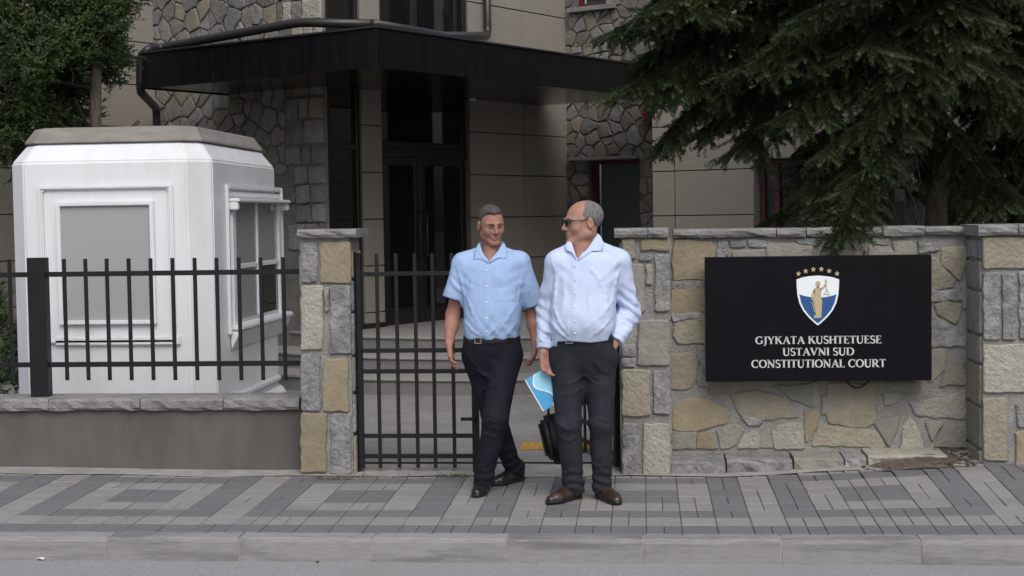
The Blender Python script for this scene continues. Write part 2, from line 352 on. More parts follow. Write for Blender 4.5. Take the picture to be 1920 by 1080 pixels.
# ------------------------------------------------------------------ stones
def stone(poly, to3, h, mat, parent, rough=.005, inset=.010, name='stone', chaikin=1, seg=.045, cut=.010):
    P = [Vector((a, b)) for a, b in poly]
    ar = sum(P[i].x*P[(i+1)%len(P)].y-P[(i+1)%len(P)].x*P[i].y for i in range(len(P)))
    if ar < 0: P = P[::-1]
    for _ in range(chaikin):
        Q = []
        for i in range(len(P)):
            a, b = P[i], P[(i+1) % len(P)]; t = min(.25, cut/max((b-a).length, 1e-4)); Q += [a.lerp(b, t), a.lerp(b, 1-t)]
        P = Q
    Q = []
    for i in range(len(P)):
        a, b = P[i], P[(i+1) % len(P)]; n = max(1, int((b-a).length/seg)); pr = Vector((-(b-a).y, (b-a).x)).normalized() if (b-a).length > 1e-6 else Vector((0,0))
        for k in range(n): Q.append(a.lerp(b, k/n) + pr*random.uniform(-rough, rough))
    n = len(Q); c = sum(Q, Vector((0, 0)))/n
    def ins(q, d):
        v = c-q; L_ = v.length; return q + v*(min(d, L_*.45)/max(L_, 1e-5))
    V = [to3(q.x, q.y, -.012) for q in Q] + [to3(q.x, q.y, h*random.uniform(.5, .75)) for q in Q]
    V += [to3(*ins(q, inset), h*random.uniform(.88, 1.06)) for q in Q] + [to3(*q.lerp(c, .45), h*random.uniform(.97, 1.12)) for q in Q] + [to3(c.x, c.y, h*1.05)]
    Fc = []
    for k in range(3):
        for i in range(n): j = (i+1) % n; Fc.append((k*n+i, k*n+j, (k+1)*n+j, (k+1)*n+i))
    for i in range(n): Fc.append((3*n+i, 3*n+(i+1) % n, 4*n))
    return link(name, mesh(V, Fc), mat, parent, to3(c.x, c.y, 0))
def yto3(Y): return lambda u, z, d: Vector((u, Y-d, z))
def slab(name, x0, x1, y0, y1, z0, z1, mat, parent, jit=.008, n=None, origin=None):
    """rough-edged coping slab"""
    n = n or max(3, int((x1-x0)/.06)); prof = []
    vs = []; fs = []; pr = [(y1, z0), (y0+.012, z0), (y0, z0+.02), (y0, z1-.015), (y0+.018, z1), (y1, z1)]
    for i in range(n+1):
        x = x0+(x1-x0)*i/n
        for j, (y, z) in enumerate(pr):
            a = jit if 0 < j < 5 else 0
            vs.append((x+(random.uniform(-a, a)*.4 if 0 < i < n else 0), y+random.uniform(-a, a), z+random.uniform(-a, a)*.5))
    k = len(pr)
    for i in range(n):
        for j in range(k): jj = (j+1) % k; fs.append((i*k+j, i*k+jj, (i+1)*k+jj, (i+1)*k+j))
    fs += [tuple(range(k))[::-1], tuple(n*k+j for j in range(k))]
    fs = [f[::-1] for f in fs]
    return link(name, mesh(vs, fs), mat, parent, ((x0+x1)/2, (y0+y1)/2, z0))
G_, T_, O_, P_, V_ = 'grey_stone', 'tan_stone', 'ochre_stone', 'pale_stone', 'olive_stone'

# ------------------------------------------------------------------ low wall with fence
YW = 9.74
xr = onY(563, 700, YW).x; zt = onY(300, 738, 10.0).z; zb = onY(300, 770, 9.70).z
lw = E_('low_wall', (-3.6, 9.87, .0), 'low grey rendered wall with stone coping below the steel fence', 'wall')
MB().box((-6.5, YW, -.05), (xr, 9.98, zb)).build('render', MT['render_wall'], lw)
cx = [-6.5, -5.3, onY(90, 750, 9.7).x, onY(262, 750, 9.7).x, onY(418, 750, 9.7).x, xr-.002]
for a, b in zip(cx[:-1], cx[1:]): slab('coping_slab', a+.003, b-.003, 9.70, 10.02, zb+.001, zt, MT['coping'], lw, .009)
fe = E_('steel_fence', (-3.4, 9.86, zt), 'black steel bar fence standing on the low grey wall', 'fence')
YF = 9.86
def vbar(px, y0, y1, Y, wd, name, parent, dp=None):
    a = onY(px, (y0+y1)/2, Y); z1 = onY(px, y0, Y).z; z0 = onY(px, y1, Y).z; dp = dp or wd
    return MB().box((a.x-wd/2, Y-dp/2, z0), (a.x+wd/2, Y+dp/2, z1)).build(name, MT['black_metal'], parent, 'c', bevel=.0025)
p0 = onY(74, 600, YF); MB().box((p0.x-.063, YF-.04, zt), (p0.x+.063, YF+.04, onY(73, 483, YF).z)).build('post', MT['black_metal'], fe, 'c', bevel=.004)
MB().box((-5.95, YF-.04, zt), (-5.83, YF+.04, 1.42)).build('post', MT['black_metal'], fe, 'c', bevel=.004)
bt = [17, 119, 159, 199, 240, 281, 322, 363.5, 404.5, 446, 487, 529]
for i in range(7): bt.append(-24-41*i)
for p in bt: vbar(p+4, 482+.006*(529-p)*0+ (529-p)*.008, 713, YF, .026, 'bar', fe, .014)
for (ya, yb) in ((517, 507.5), (686, 679)):
    a = onY(0, ya, YF); b = onY(565, yb, YF); zc = (a.z+b.z)/2
    MB().box((-5.83, YF-.010, zc-.017), (p0.x-.063, YF+.010, zc+.017)).build('rail', MT['black_metal'], fe, 'c')
    MB().box((p0.x+.063, YF-.010, zc-.017), (xr+.04, YF+.010, zc+.017)).build('rail', MT['black_metal'], fe, 'c')

# ------------------------------------------------------------------ gate pillars
def pillar(name, label, x0, x1, Y, depth, stones, zcap, ztop, capx, capseg, base=-.05):
    r = E_(name, ((x0+x1)/2, Y+depth/2, 0), label, 'pillar')
    MB().box((x0+.008, Y+.008, base), (x1-.008, Y+depth, zcap)).build('mortar_core', MT['mortar'], r)
    t3 = yto3(Y+.008)
    for (q, m) in stones:
        c = [onY(px, py, Y) for px, py in q]; stone([(v.x, v.z) for v in c], t3, .022, MT[m], r, .006, .008)
    # side stones (towards the gate opening)
    for side, xs in ((-1, x0), (1, x1)):
        z = base+.06; k = 0
        while z < zcap-.12:
            hh = random.uniform(.18, .32); z1 = min(z+hh, zcap-.01); s3 = (lambda u, zz, d, xs=xs, side=side: Vector((xs-side*.008+side*d, u, zz)))
            pts = [(Y+.03, z), (Y+depth-.03, z), (Y+depth-.03, z1-.02), (Y+.03, z1-.02)]
            if side < 0: s3 = (lambda u, zz, d, xs=xs, Y=Y, depth=depth: Vector((xs+.008-d, 2*Y+depth-u, zz)))
            stone(pts, s3, .016, MT[random.choice([G_, T_, V_])], r); z = z1
    cs = [capx[0]+(capx[1]-capx[0])*t for t in capseg]
    for a, b in zip(cs[:-1], cs[1:]): slab('cap_stone', a+.002, b-.002, Y-.045, Y+depth+.03, zcap, ztop, MT['coping'], r, .007)
    return r
def rc(x0, y0, x1, y1, ox, oy, s):
    return [(ox+x0/s, oy+y1/s), (ox+x1/s, oy+y1/s), (ox+x1/s, oy+y0/s), (ox+x0/s, oy+y0/s)]
YP = 9.58
st = [(rc(50,68,113,220,540,420,2), G_), (rc(120,66,236,222,540,420,2), O_), (rc(50,232,132,475,540,420,2), P_), (rc(158,230,236,490,540,420,2), G_),
      (rc(48,488,122,700,540,420,2), G_), (rc(133,506,228,705,540,420,2), O_), (rc(48,708,146,932,540,420,2), O_), (rc(163,710,238,940,540,420,2), G_),
      (rc(136,235,154,330,540,420,2), G_)]
zc_, zt_ = onY(612, 446, YP).z, onY(612, 430, YP-.04).z
xpl0, xpl1 = onY(564, 660, YP).x, onY(660, 660, YP).x
pillar('gate_pillar', 'stone gate pillar between the low fence wall and the steel gate', xpl0, xpl1, YP, .36, st, zc_, zt_, (onY(556,437,YP-.04).x, onY(668,437,YP-.04).x), (0, 1))
s5 = lambda *a: rc(*a, 1140, 410, 4.5); s6 = lambda *a: rc(*a, 1140, 640, 4.155)
st = [(s5(120,170,232,345), T_), (s5(278,172,522,272), O_), (s5(262,292,372,352), G_), (s5(395,300,522,785), G_), (s5(140,382,305,790), V_), (s5(318,380,376,560), V_),
      (s5(250,852,520,1240), V_), (s6(108,20,216,120), G_), (s6(108,132,216,198), G_), (s6(108,222,326,585), T_), (s6(352,232,482,568), G_), (s6(112,635,242,1050), G_), (s6(270,640,480,1055), P_)]
zc2, zt2 = onY(1208, 445, YP).z, onY(1208, 428, YP-.04).z
xr0, xr1 = onY(1165, 660, YP).x, onY(1256, 660, YP).x
pillar('gate_pillar', 'stone gate pillar joined to the wall with the black sign', xr0, xr1, YP, .36, st, zc2, zt2, (onY(1151,437,YP-.04).x, xr1), (0, .62, 1))
Y9 = 9.50; s7 = lambda *a: rc(*a, 1520, 410, 4.5); s8 = lambda *a: rc(*a, 1520, 640, 4.155)
st = [(s7(1450,155,2000,425), T_), (s7(1455,452,1590,1025), G_), (s7(1612,460,1735,1030), G_), (s7(1760,440,2000,1020), G_), (s8(1345,25,1800,400), P_), (s8(1342,440,1530,935), T_),
      (s8(1605,480,1800,665), G_), (s8(1595,700,1800,975), O_)]
xq0, xq1 = onY(1841, 660, Y9).x, onY(1960, 660, Y9).x
pillar('corner_pillar', 'broad stone pillar of tan and grey blocks beyond the black sign', xq0, xq1, Y9, .46, st, onY(1880,441,Y9).z, onY(1880,421,Y9-.04).z, (onY(1834,430,Y9-.04).x, xq1+.03), (0, .55, 1))

# ------------------------------------------------------------------ sign wall
YS = 9.93
sw = E_('stone_wall', (1.2, YS+.15, 0), 'low stone wall of irregular flat stones carrying the black sign', 'wall')
xs0, xs1 = xr1-.01, xq0+.3
zc3, zt3 = onY(1500, 444, YS).z, onY(1500, 428, YS-.05).z
MB().box((xs0, YS, -.05), (xs1, YS+.34, zc3)).build('mortar_core', MT['mortar'], sw)
def pz(k, pts):
    gx = sum(a for a, b in pts)/len(pts); gy = sum(b for a, b in pts)/len(pts); pts = [(a+(a-gx)*.03+(9 if a > gx else -9), b+(b-gy)*.03+(9 if b > gy else -9)) for a, b in pts]
    ox, oy, s = {5: (1140,410,4.5), 6: (1140,640,4.155), 7: (1520,410,4.5), 8: (1520,640,4.155)}[k]
    return [(lambda v: (v.x, v.z))(onY(ox+a/s, oy+b/s, YS)) for a, b in pts]
WS = [(5, O_, [(575,190),(860,200),(895,290),(890,500),(820,512),(560,510),(545,350)]), (5, G_, [(930,190),(1005,190),(1010,420),(940,420)]),
 (5, G_, [(1030,195),(1155,180),(1160,225),(1040,245)]), (5, G_, [(1180,185),(1325,185),(1330,235),(1185,230)]), (5, V_, [(1060,280),(1320,265),(1310,480),(1065,480)]),
 (5, V_, [(1350,215),(1530,210),(1720,235),(1690,460),(1345,460)]), (5, G_, [(1580,180),(1790,165),(1770,215),(1600,203)]), (5, G_, [(550,530),(900,530),(900,572),(550,585)]),
 (5, O_, [(545,597),(880,580),(880,775),(690,785),(540,790)]), (5, T_, [(560,880),(700,850),(860,880),(860,1040),(600,1050),(550,980)]), (5, G_, [(545,810),(690,800),(860,815),(860,865),(700,838),(550,865)]),
 (6, T_, [(490,120),(640,85),(690,160),(690,250),(640,355),(490,370)]), (6, G_, [(705,40),(790,45),(790,345),(702,345)]),
 (6, O_, [(505,560),(620,460),(780,455),(900,530),(935,570),(910,630),(700,695),(520,680)]), (6, T_, [(960,430),(1150,390),(1290,420),(1450,500),(1480,575),(1220,600),(1050,570)]),
 (6, G_, [(1050,590),(1205,612),(1180,650),(1090,650)]), (6, V_, [(1310,350),(1590,345),(1600,510),(1430,440)]), (6, V_, [(780,310),(1100,320),(940,395),(800,405)]),
 (6, O_, [(1530,540),(1655,570),(1570,780),(1540,760)]), (6, V_, [(500,705),(680,710),(680,825),(500,830)]), (6, O_, [(700,718),(780,705),(850,830),(700,830)]),
 (6, V_, [(850,690),(960,650),(1050,690),(1000,800),(890,835)]), (6, P_, [(1010,820),(1060,740),(1120,700),(1180,760),(1170,825)]), (6, V_, [(1195,720),(1245,690),(1285,820),(1192,825)]),
 (6, P_, [(1270,710),(1350,655),(1500,640),(1520,700),(1510,830),(1310,830)]),
 (8, V_, [(0,330),(60,330),(70,460),(40,500),(0,480)]), (8, V_, [(85,440),(130,430),(140,540),(95,560)]),
 (8, T_, [(150,330),(500,340),(510,450),(480,630),(400,665),(150,630),(120,480)]), (8, T_, [(20,800),(80,655),(400,692),(500,705),(560,820)]),
 (8, V_, [(565,400),(730,440),(640,480),(575,500)]), (8, V_, [(500,640),(690,570),(650,720),(612,815)]), (8, P_, [(700,830),(740,640),(780,580),(830,700),(885,825)]),
 (8, P_, [(880,470),(1000,450),(1190,390),(1200,590),(960,590),(880,560)]), (8, V_, [(890,630),(1030,640),(950,770)]), (8, V_, [(1045,655),(1210,660),(1210,820),(965,820)]),
 (8, V_, [(1010,340),(1060,220),(1180,150),(1215,325)]), (8, V_, [(900,60),(1040,70),(1030,220),(960,300),(900,300)]), (8, V_, [(560,320),(850,330),(840,388),(720,398),(600,368)]),
 (8, G_, [(520,430),(548,430),(560,520),(520,545)]), (8, G_, [(770,470),(860,480),(870,580),(820,570)]),
 (7, T_, [(1120,255),(1330,235),(1300,370),(1250,520),(1195,460),(1105,370)]), (7, T_, [(960,330),(1060,350),(1210,500),(1190,560),(1060,590),(960,590)]),
 (7, T_, [(1050,735),(1130,705),(1260,730),(1240,840),(1205,890),(1065,790)]), (7, G_, [(960,830),(1050,830),(1200,925),(1320,940),(1300,1070),(960,1070)]),
 (7, V_, [(700,200),(840,195),(880,260),(870,400),(720,400)]), (7, V_, [(500,230),(640,240),(700,300),(690,400),(480,400)]), (7, V_, [(80,180),(340,180),(420,300),(410,400),(60,400)]),
 (7, G_, [(960,605),(1280,620),(1250,685),(960,690)]), (7, V_, [(510,165),(650,170),(640,215),(540,215)]), (7, G_, [(900,200),(1060,215),(1080,260),(920,300)]),
 (7, V_, [(1270,560),(1340,540),(1330,740),(1290,760)])]
t3 = yto3(YS)
for k, m, pts in WS: stone(pz(k, pts), t3, random.uniform(.012, .022), MT[m], sw, .007, .008)
cp = [onY(p, 436, YS-.05).x for p in (1262, 1456, 1512, 1600, 1655, 1735, 1812)]; cp[-1] = xs1
for a, b in zip(cp[:-1], cp[1:]): slab('coping_stone', a+.003, b-.003, YS-.05, YS+.38, zc3+random.uniform(-.002,.004), zt3+random.uniform(-.004,.006), MT['coping'], sw, .008)
for (p0_, p1_, zt0, y0_, m) in ((1258,1361,.115,9.60,G_), (1362,1487,.12,9.62,G_), (1488,1583,.128,9.64,V_), (1584,1626,.13,9.65,G_), (1627,1778,.15,9.62,P_)):
    a, b = onY(p0_, 870, y0_).x, onY(p1_, 870, y0_).x
    slab('ledge_stone', a+.004, b-.004, y0_, YS+.0, gz(a, y0_)-.02, zt0-.01, MT[m], sw, .013)
# side faces of the corner pillar recess already carry stones; rubble and soil at the foot
mb = MB()
for i in range(170):
    x = random.gauss(1.98, .22); y = random.uniform(9.46, 9.9)
    if x > xq0-.02 or x < 1.3: continue
    s = random.uniform(.004, .013); z = gz(x, y)+s*.3+.012
    mb.obox((x, y, z), Vector((s, s*.3, 0)), Vector((-s*.3, s*.8, .1*s)), Vector((0, 0, s*.5)))
tag(mb.build('rubble', MT['soil']), 'crumbled soil and grit at the foot of the sign wall', 'debris', kind='stuff')
vs = []; fs = []
for i in range(15):
    for j in range(7):
        x = 1.35+(xq0-1.35)*i/14; y = 9.45+.47*j/6; e = math.sin(math.pi*min(1, i/14*1.05))*math.sin(math.pi*min(1, (j+.6)/6.6))
        vs.append((x, y, gz(x, y)-.012+.05*max(e, 0)+random.uniform(0,.006)))
for i in range(14):
    for j in range(6): a = i*7+j; fs.append((a, a+7, a+8, a+1))
tag(link('soil_patch', mesh(vs, fs, True), MT['soil']), kind='structure')

# ------------------------------------------------------------------ sign
YN = 9.72
sx0, sx1 = onY(1323, 598, YN).x, onY(1747, 596, YN).x; sz0, sz1 = onY(1535, 714.5, YN).z, onY(1535, 480, YN).z
sg = E_('court_sign', ((sx0+sx1)/2, YN, sz0), 'black rectangular sign with shield emblem and silver lettering', 'sign')
MB().box((sx0, YN, sz0), (sx1, YN+.11, sz1)).build('panel', MT['sign'], sg, 'c', bevel=.003)
for xx in (sx0+.2, sx1-.2): MB().box((xx-.02, YN+.11, sz0+.2), (xx+.02, YS, sz0+.6)).build('bracket', MT['black_metal'], sg, 'c')
a, b = onY(1578, 712, YN+.1), onY(1636, 712, YN+.1); mid = (a+b)/2
MB().tube([Vector((a.x+(b.x-a.x)*t, YN+.09, sz0+.02-.075*math.sin(math.pi*t))) for t in [i/12 for i in range(13)]], .006, 8).build('cable', MT['black_metal'], sg, smooth=True)
def epz(x, y, lift): v = onY(1380+x/4.5, 480+y/4.5, YN); return Vector((v.x, YN-lift, v.z))
def flat(polys, lift, name, mat, parent):
    mb = MB()
    for p in polys:
        mb.prism([epz(x, y, 0) for x, y in p], Vector((0, -lift, 0)))
    return mb.build(name, mat, parent)
def shield(k):
    pts = [(510,198),(560,180),(620,170),(690,165),(760,170),(820,180),(870,198),(868,260),(862,330),(845,400),(815,460),(770,515),(725,558),(690,585),(655,558),(610,515),(565,460),(535,400),(518,330),(512,260)]
    c = (690, 350); return [(c[0]+(x-c[0])*k[0], c[1]+(y-c[1])*k[1]) for x, y in pts]
em = flat([shield((1,1))], .004, 'shield', MT['emb_white'], sg)
inner = shield((.90,.925))
low = [p for p in inner if p[1] > 322]
i0 = [i for i, p in enumerate(inner) if p[1] > 322]
lowp = [(848,322)] + [inner[i] for i in i0] + [(532,322),(570,335),(630,347),(690,351),(750,347),(810,335)]
flat([lowp], .0055, 'blue_field', MT['emb_blue'], em)
def strip2(pts, wd):
    out = []
    for (x0, y0), (x1, y1) in zip(pts[:-1], pts[1:]):
        L_ = math.hypot(x1-x0, y1-y0); nx_, ny_ = -(y1-y0)/L_*wd/2, (x1-x0)/L_*wd/2
        out.append([(x0+nx_,y0+ny_),(x1+nx_,y1+ny_),(x1-nx_,y1-ny_),(x0-nx_,y0-ny_)])
    return out
circ = lambda cx_, cy_, r: [(cx_+r*math.cos(t*math.pi/7), cy_+r*1.1*math.sin(t*math.pi/7)) for t in range(14)]
fig = [[(660,272),(680,260),(706,262),(722,282),(716,330),(726,390),(722,460),(718,522),(656,522),(668,450),(652,385),(660,330),(655,300)], circ(691,233,21), [(684,250),(698,250),(700,266),(682,266)]]
fig += strip2([(660,285),(646,330),(644,372)], 17) + strip2([(712,280),(745,258),(757,235),(758,196)], 15) + strip2([(757,245),(767,288)], 6) + strip2([(767,286),(738,322),(786,322),(767,286)], 4) + strip2([(640,385),(672,500)], 7)
flat(fig, .0075, 'justice_figure', MT['emb_gold'], em)
for sx_, sy_ in ((527,150),(588,128),(652,113),(720,111),(786,126),(852,148)):
    flat([[(sx_+(24 if k % 2 == 0 else 10)*math.sin(k*math.pi/5), sy_-(24 if k % 2 == 0 else 10)*math.cos(k*math.pi/5)) for k in range(10)]], .004, 'star', MT['emb_gold'], sg)
# serif capitals: strokes = (points, widths); unit cap height
TK, TN = .185, .085
def arc(cx_, cy_, rx, ry, a0, a1, n=12): return [(cx_+rx*math.cos(R_(a0+(a1-a0)*i/n)), cy_+ry*math.sin(R_(a0+(a1-a0)*i/n))) for i in range(n+1)]
def aw(a0, a1, n=12): return [TN+(TK-TN)*abs(math.cos(R_(a0+(a1-a0)*i/n)))**1.3 for i in range(n+1)]
def se(x, y, wd=.30): return ([(x-wd/2, y), (x+wd/2, y)], [.06, .06])
def ST(x): return ([(x, 0), (x, 1)], [TK, TK])
GL = {
 'I': (.36, [ST(.18), se(.18,.03), se(.18,.97)]),
 'T': (.72, [ST(.36), se(.36,.03), ([(.02,.955),(.70,.955)], [.09,.09]), ([(.045,1),(.045,.80)], [.05,.03]), ([(.675,1),(.675,.80)], [.05,.03])]),
 'H': (.86, [ST(.17), ST(.69), se(.17,.03), se(.17,.97), se(.69,.03), se(.69,.97), ([(.17,.52),(.69,.52)], [TN,TN])]),
 'E': (.66, [ST(.17), ([(.03,.035),(.60,.035)], [.07,.07]), ([(.03,.965),(.58,.965)], [.07,.07]), ([(.17,.52),(.48,.52)], [TN,TN]), ([(.595,.0),(.62,.22)], [.07,.03]), ([(.565,1),(.575,.8)], [.07,.03]), ([(.47,.62),(.47,.42)], [.04,.04])]),
 'L': (.64, [ST(.17), se(.17,.97), ([(.03,.035),(.58,.035)], [.07,.07]), ([(.58,0),(.605,.24)], [.08,.03])]),
 'N': (.90, [([(.16,0),(.16,1)], [TN,TN]), ([(.12,.97),(.74,.03)], [.2,.2]), ([(.74,0),(.74,1)], [TN,TN]), se(.16,.03,.26), se(.74,.97,.26), se(.10,.97,.2)]),
 'U': (.84, [([(.17,1),(.17,.34)], [TK,TK]), ([(.17,.36)]+arc(.42,.33,.25,.31,180,360)+[(.67,.36)], [TK]+[TK-(TK-TN)*i/12 for i in range(13)]+[TN]), ([(.67,.34),(.67,1)], [TN,TN]), se(.17,.97), se(.67,.97,.26)]),
 'V': (.84, [([(.12,.97),(.42,.02)], [.2,.17]), ([(.42,.02),(.71,.97)], [TN,TN]), se(.13,.97), se(.71,.97,.25)]),
 'A': (.86, [([(.13,.03),(.43,.98)], [TN,TN]), ([(.42,.98),(.73,.03)], [.17,.2]), ([(.24,.36),(.62,.36)], [.07,.07]), se(.13,.03,.25), se(.73,.03)]),
 'Y': (.80, [([(.40,0),(.40,.48)], [TK,TK]), ([(.10,.97),(.40,.44)], [.19,.18]), ([(.40,.44),(.68,.97)], [TN,TN]), se(.40,.03), se(.12,.97,.28), se(.68,.97,.24)]),
 'K': (.84, [ST(.17), se(.17,.03), se(.17,.97), ([(.20,.46),(.64,.97)], [TN,TN]), ([(.36,.62),(.72,.03)], [.19,.2]), se(.64,.97,.25), se(.74,.03,.22)]),
 'J': (.44, [([(.24,1),(.24,.15)], [TK,TK]), ([(.24,.17),(.22,-.05),(.13,-.18),(.02,-.20)], [TK,.15,.1,.06]), se(.24,.97)]),
 'O': (.92, [(arc(.46,.5,.36,.46,0,360,24), aw(0,360,24))]),
 'C': (.82, [(arc(.46,.5,.36,.46,42,318,20), aw(42,318,20)), ([(.735,.98),(.735,.72)], [.05,.04]), ([(.735,.24),(.75,.10)], [.05,.04])]),
 'G': (.90, [(arc(.46,.5,.36,.46,42,310,20), aw(42,310,20)), ([(.735,.98),(.735,.72)], [.05,.04]), ([(.73,.08),(.73,.42)], [TK*.9,TK*.9]), se(.73,.43,.27)]),
 'D': (.90, [ST(.17), ([(.03,.035),(.42,.035)], [.07,.07]), ([(.03,.965),(.42,.965)], [.07,.07]), (arc(.40,.5,.38,.465,-90,90,14), aw(-90,90,14))]),
 'S': (.60, [(arc(.30,.73,.20,.235,35,250,12)+arc(.30,.265,.215,.235,75,-155,12), [.07+.07*math.sin(math.pi*i/12) for i in range(13)]+[.18-.10*(i/12) for i in range(13)]), ([(.47,.98),(.48,.76)], [.05,.03]), ([(.09,.02),(.08,.26)], [.05,.03])]),
 'R': (.82, [ST(.17), se(.17,.03), ([(.03,.965),(.40,.965)], [.07,.07]), ([(.17,.48),(.38,.48)], [.07,.07]), (arc(.37,.725,.22,.24,-90,90,12), aw(-90,90,12)), ([(.36,.48),(.70,.03)], [.18,.19]), se(.72,.03,.2)]),
 ' ': (.34, [])}
def textline(txt, pxl, pxr, pyb, pyt):
    wsum = sum(GL[c][0] for c in txt); L0 = onY(pxl, (pyb+pyt)/2, YN).x; L1 = onY(pxr, (pyb+pyt)/2, YN).x
    zb_ = onY((pxl+pxr)/2, pyb, YN).z; H = onY((pxl+pxr)/2, pyt, YN).z-zb_; kx = (L1-L0)/wsum; x = L0; mb = MB()
    for c in txt:
        wd, strokes = GL[c]
        for pts, ws in strokes:
            A = [];B = []
            for i, (px, py) in enumerate(pts):
                q0 = pts[max(i-1, 0)]; q1 = pts[min(i+1, len(pts)-1)]; dx, dy = q1[0]-q0[0], q1[1]-q0[1]; L_ = math.hypot(dx, dy) or 1
                nx_, ny_ = -dy/L_*ws[i]/2, dx/L_*ws[i]/2
                A.append(Vector((x+(px+nx_)*kx, YN-.004, zb_+(py+ny_)*H))); B.append(Vector((x+(px-nx_)*kx, YN-.004, zb_+(py-ny_)*H)))
            vs = A+B; n = len(A); mb.add(vs, [(i, i+n, i+1+n, i+1) for i in range(n-1)])
            e = [v+Vector((0,.0038,0)) for v in vs]
            mb.add(vs+e, [(i, i+1, i+1+2*n, i+2*n) for i in range(n-1)]+[(n+i+1, n+i, 3*n+i, 3*n+i+1) for i in range(n-1)])
        x += wd*kx
    mb.build('lettering', MT['letters'], sg)
textline('GJYKATA KUSHTETUESE', 1416, 1653, 644.5, 630)
textline('USTAVNI SUD', 1467, 1602, 666.5, 652)
textline('CONSTITUTIONAL COURT', 1408.5, 1661, 689, 674)

# ------------------------------------------------------------------ steel gate
YG = 9.68
def gate_leaf():
    """leaf in its own frame: hinge axis at x=0, leaf towards +x"""
    parts = []
    z = lambda py: onY(780, py, YG).z
    x_of = lambda px: onY(px, 700, YG).x-onY(671, 700, YG).x
    zt_g, zb_g = z(473), z(878)
    def bx(name, x0, x1, z0, z1, t): parts.append((name, MB().box((x0, -t/2, z0), (x1, t/2, z1))))
    W_ = x_of(897)
    bx('stile', 0, .034, zb_g, zt_g, .04); bx('stile', W_-.045, W_, z(893), z(500), .04)
    for px in (709, 745, 780, 813, 849):
        bx('bar', x_of(px+1)-.012, x_of(px+1)+.012, z(877), z(475), .014)
    for py in (513, 657, 696, 817, 855): bx('rail', .034, W_-.045, z(py)-.014, z(py)+.014, .02)
    mbh = MB().box((W_-.115, -.06, z(787)), (W_-.02, -.045, z(781))); mbh.box((W_-.04, -.045, z(790)), (W_-.015, -.02, z(778))); parts.append(('latch_handle', mbh))
    return parts, zb_g
lp, zbg = gate_leaf()
def place_leaf(label, hinge, ang):
    r = E_('gate_leaf', hinge, label, 'gate', 'leaves of the steel gate')
    rot = Matrix.Rotation(ang, 4, 'Z')
    for nm, mb in lp:
        me = mesh(mb.v, mb.f); bm = bmesh.new(); bm.from_mesh(me); bmesh.ops.bevel(bm, geom=bm.edges[:], offset=.002, segments=1, affect='EDGES'); bm.to_mesh(me); bm.free()
        o = bpy.data.objects.new(nm, me); COL.objects.link(o); me.materials.append(MT['black_metal']); o.parent = r
        me.transform(Matrix.Translation((0, 0, -hinge[2]))); 
    r.rotation_euler.z = ang
    return r
hx = onY(671, 700, YG).x
place_leaf('closed black steel gate leaf beside the fence pillar', (hx, YG, zbg), 0)
MB().box((xpl1+.014, YG-.03, .02), (hx-.006, YG+.03, onY(664, 472, YG).z)).build('gate_post', MT['black_metal'], None, 'c', bevel=.003)
tag(bpy.data.objects['gate_post'], 'slim black steel gate post against the fence pillar', 'post')
hx2 = onY(1157, 700, YG+.05).x
place_leaf('open black steel gate leaf swung inward behind the man with the blue folder', (hx2, YG+.05, zbg), R_(112))
g2 = MB().box((hx2+.008, YG+.0, .02), (xr0-.018, YG+.07, onY(1160, 474, YG).z)).build('gate_post', MT['black_metal'], None, 'c', bevel=.003)
tag(g2, 'slim black steel gate post against the sign wall pillar', 'post')

# ------------------------------------------------------------------ guard booth
YB = 10.55
def bX(px): return onY(px, 480, YB).x
bxl, bxr = bX(22), None
cr0 = bX(353); ch = .15; bxr = cr0+ch; bxl_f = bX(48); bxl = bxl_f-ch
zsh = onY(230, 302, YB).z; zrf = onY(230, 268, YB+.1).z; zlid = onY(230, 238, YB+.14).z
BD = 2.15; zb0 = .18
bo = E_('guard_booth', ((bxl+bxr)/2, YB+BD/2, .05), 'white fibreglass guard booth with a grey brown lid behind the fence', 'booth')
def octo(x0, x1, y0, y1, c, z): return [(x0+c,y0,z),(x1-c,y0,z),(x1,y0+c,z),(x1,y1-c,z),(x1-c,y1,z),(x0+c,y1,z),(x0,y1-c,z),(x0,y0+c,z)]
def loft(rings, cap0=True, cap1=True):
    mb = MB(); n = len(rings[0]); vs = sum(rings, []); fs = []
    for i in range(len(rings)-1):
        for k in range(n): fs.append((i*n+k, i*n+(k+1)%n, (i+1)*n+(k+1)%n, (i+1)*n+k))
    if cap0: fs.append(tuple(range(n))[::-1])
    if cap1: fs.append(tuple((len(rings)-1)*n+k for k in range(n)))
    return mb.add(vs, fs)
y0, y1 = YB, YB+BD; q = .10
loft([octo(bxl,bxr,y0,y1,ch,zb0), octo(bxl,bxr,y0,y1,ch,zsh), octo(bxl+q,bxr-q,y0+q,y1-q,ch*.75,zrf)]).build('shell', MT['white'], bo, 'c', bevel=.012, seg=3, smooth=False)
loft([octo(bxl-.05,bxr+.05,y0-.05,y1+.05,ch,.05), octo(bxl-.05,bxr+.05,y0-.05,y1+.05,ch,zb0+.05), octo(bxl-.02,bxr+.02,y0-.02,y1+.02,ch,zb0+.10)]).build('skirt', MT['white'], bo, 'c', bevel=.01)
e = .015
lid = loft([octo(bxl+q-e,bxr-q+e,y0+q-e,y1-q+e,ch*.75,zrf+.004), octo(bxl+q-e,bxr-q+e,y0+q-e,y1-q+e,ch*.75,zrf+.02), octo(bxl+q+.045,bxr-q-.045,y0+q+.045,y1-q-.045,ch*.7,zlid), octo(bxl+q+.12,bxr-q-.12,y0+q+.12,y1-q-.12,ch*.6,zlid+.008)]).build('lid', MT['lid'], bo, 'c', bevel=.006)
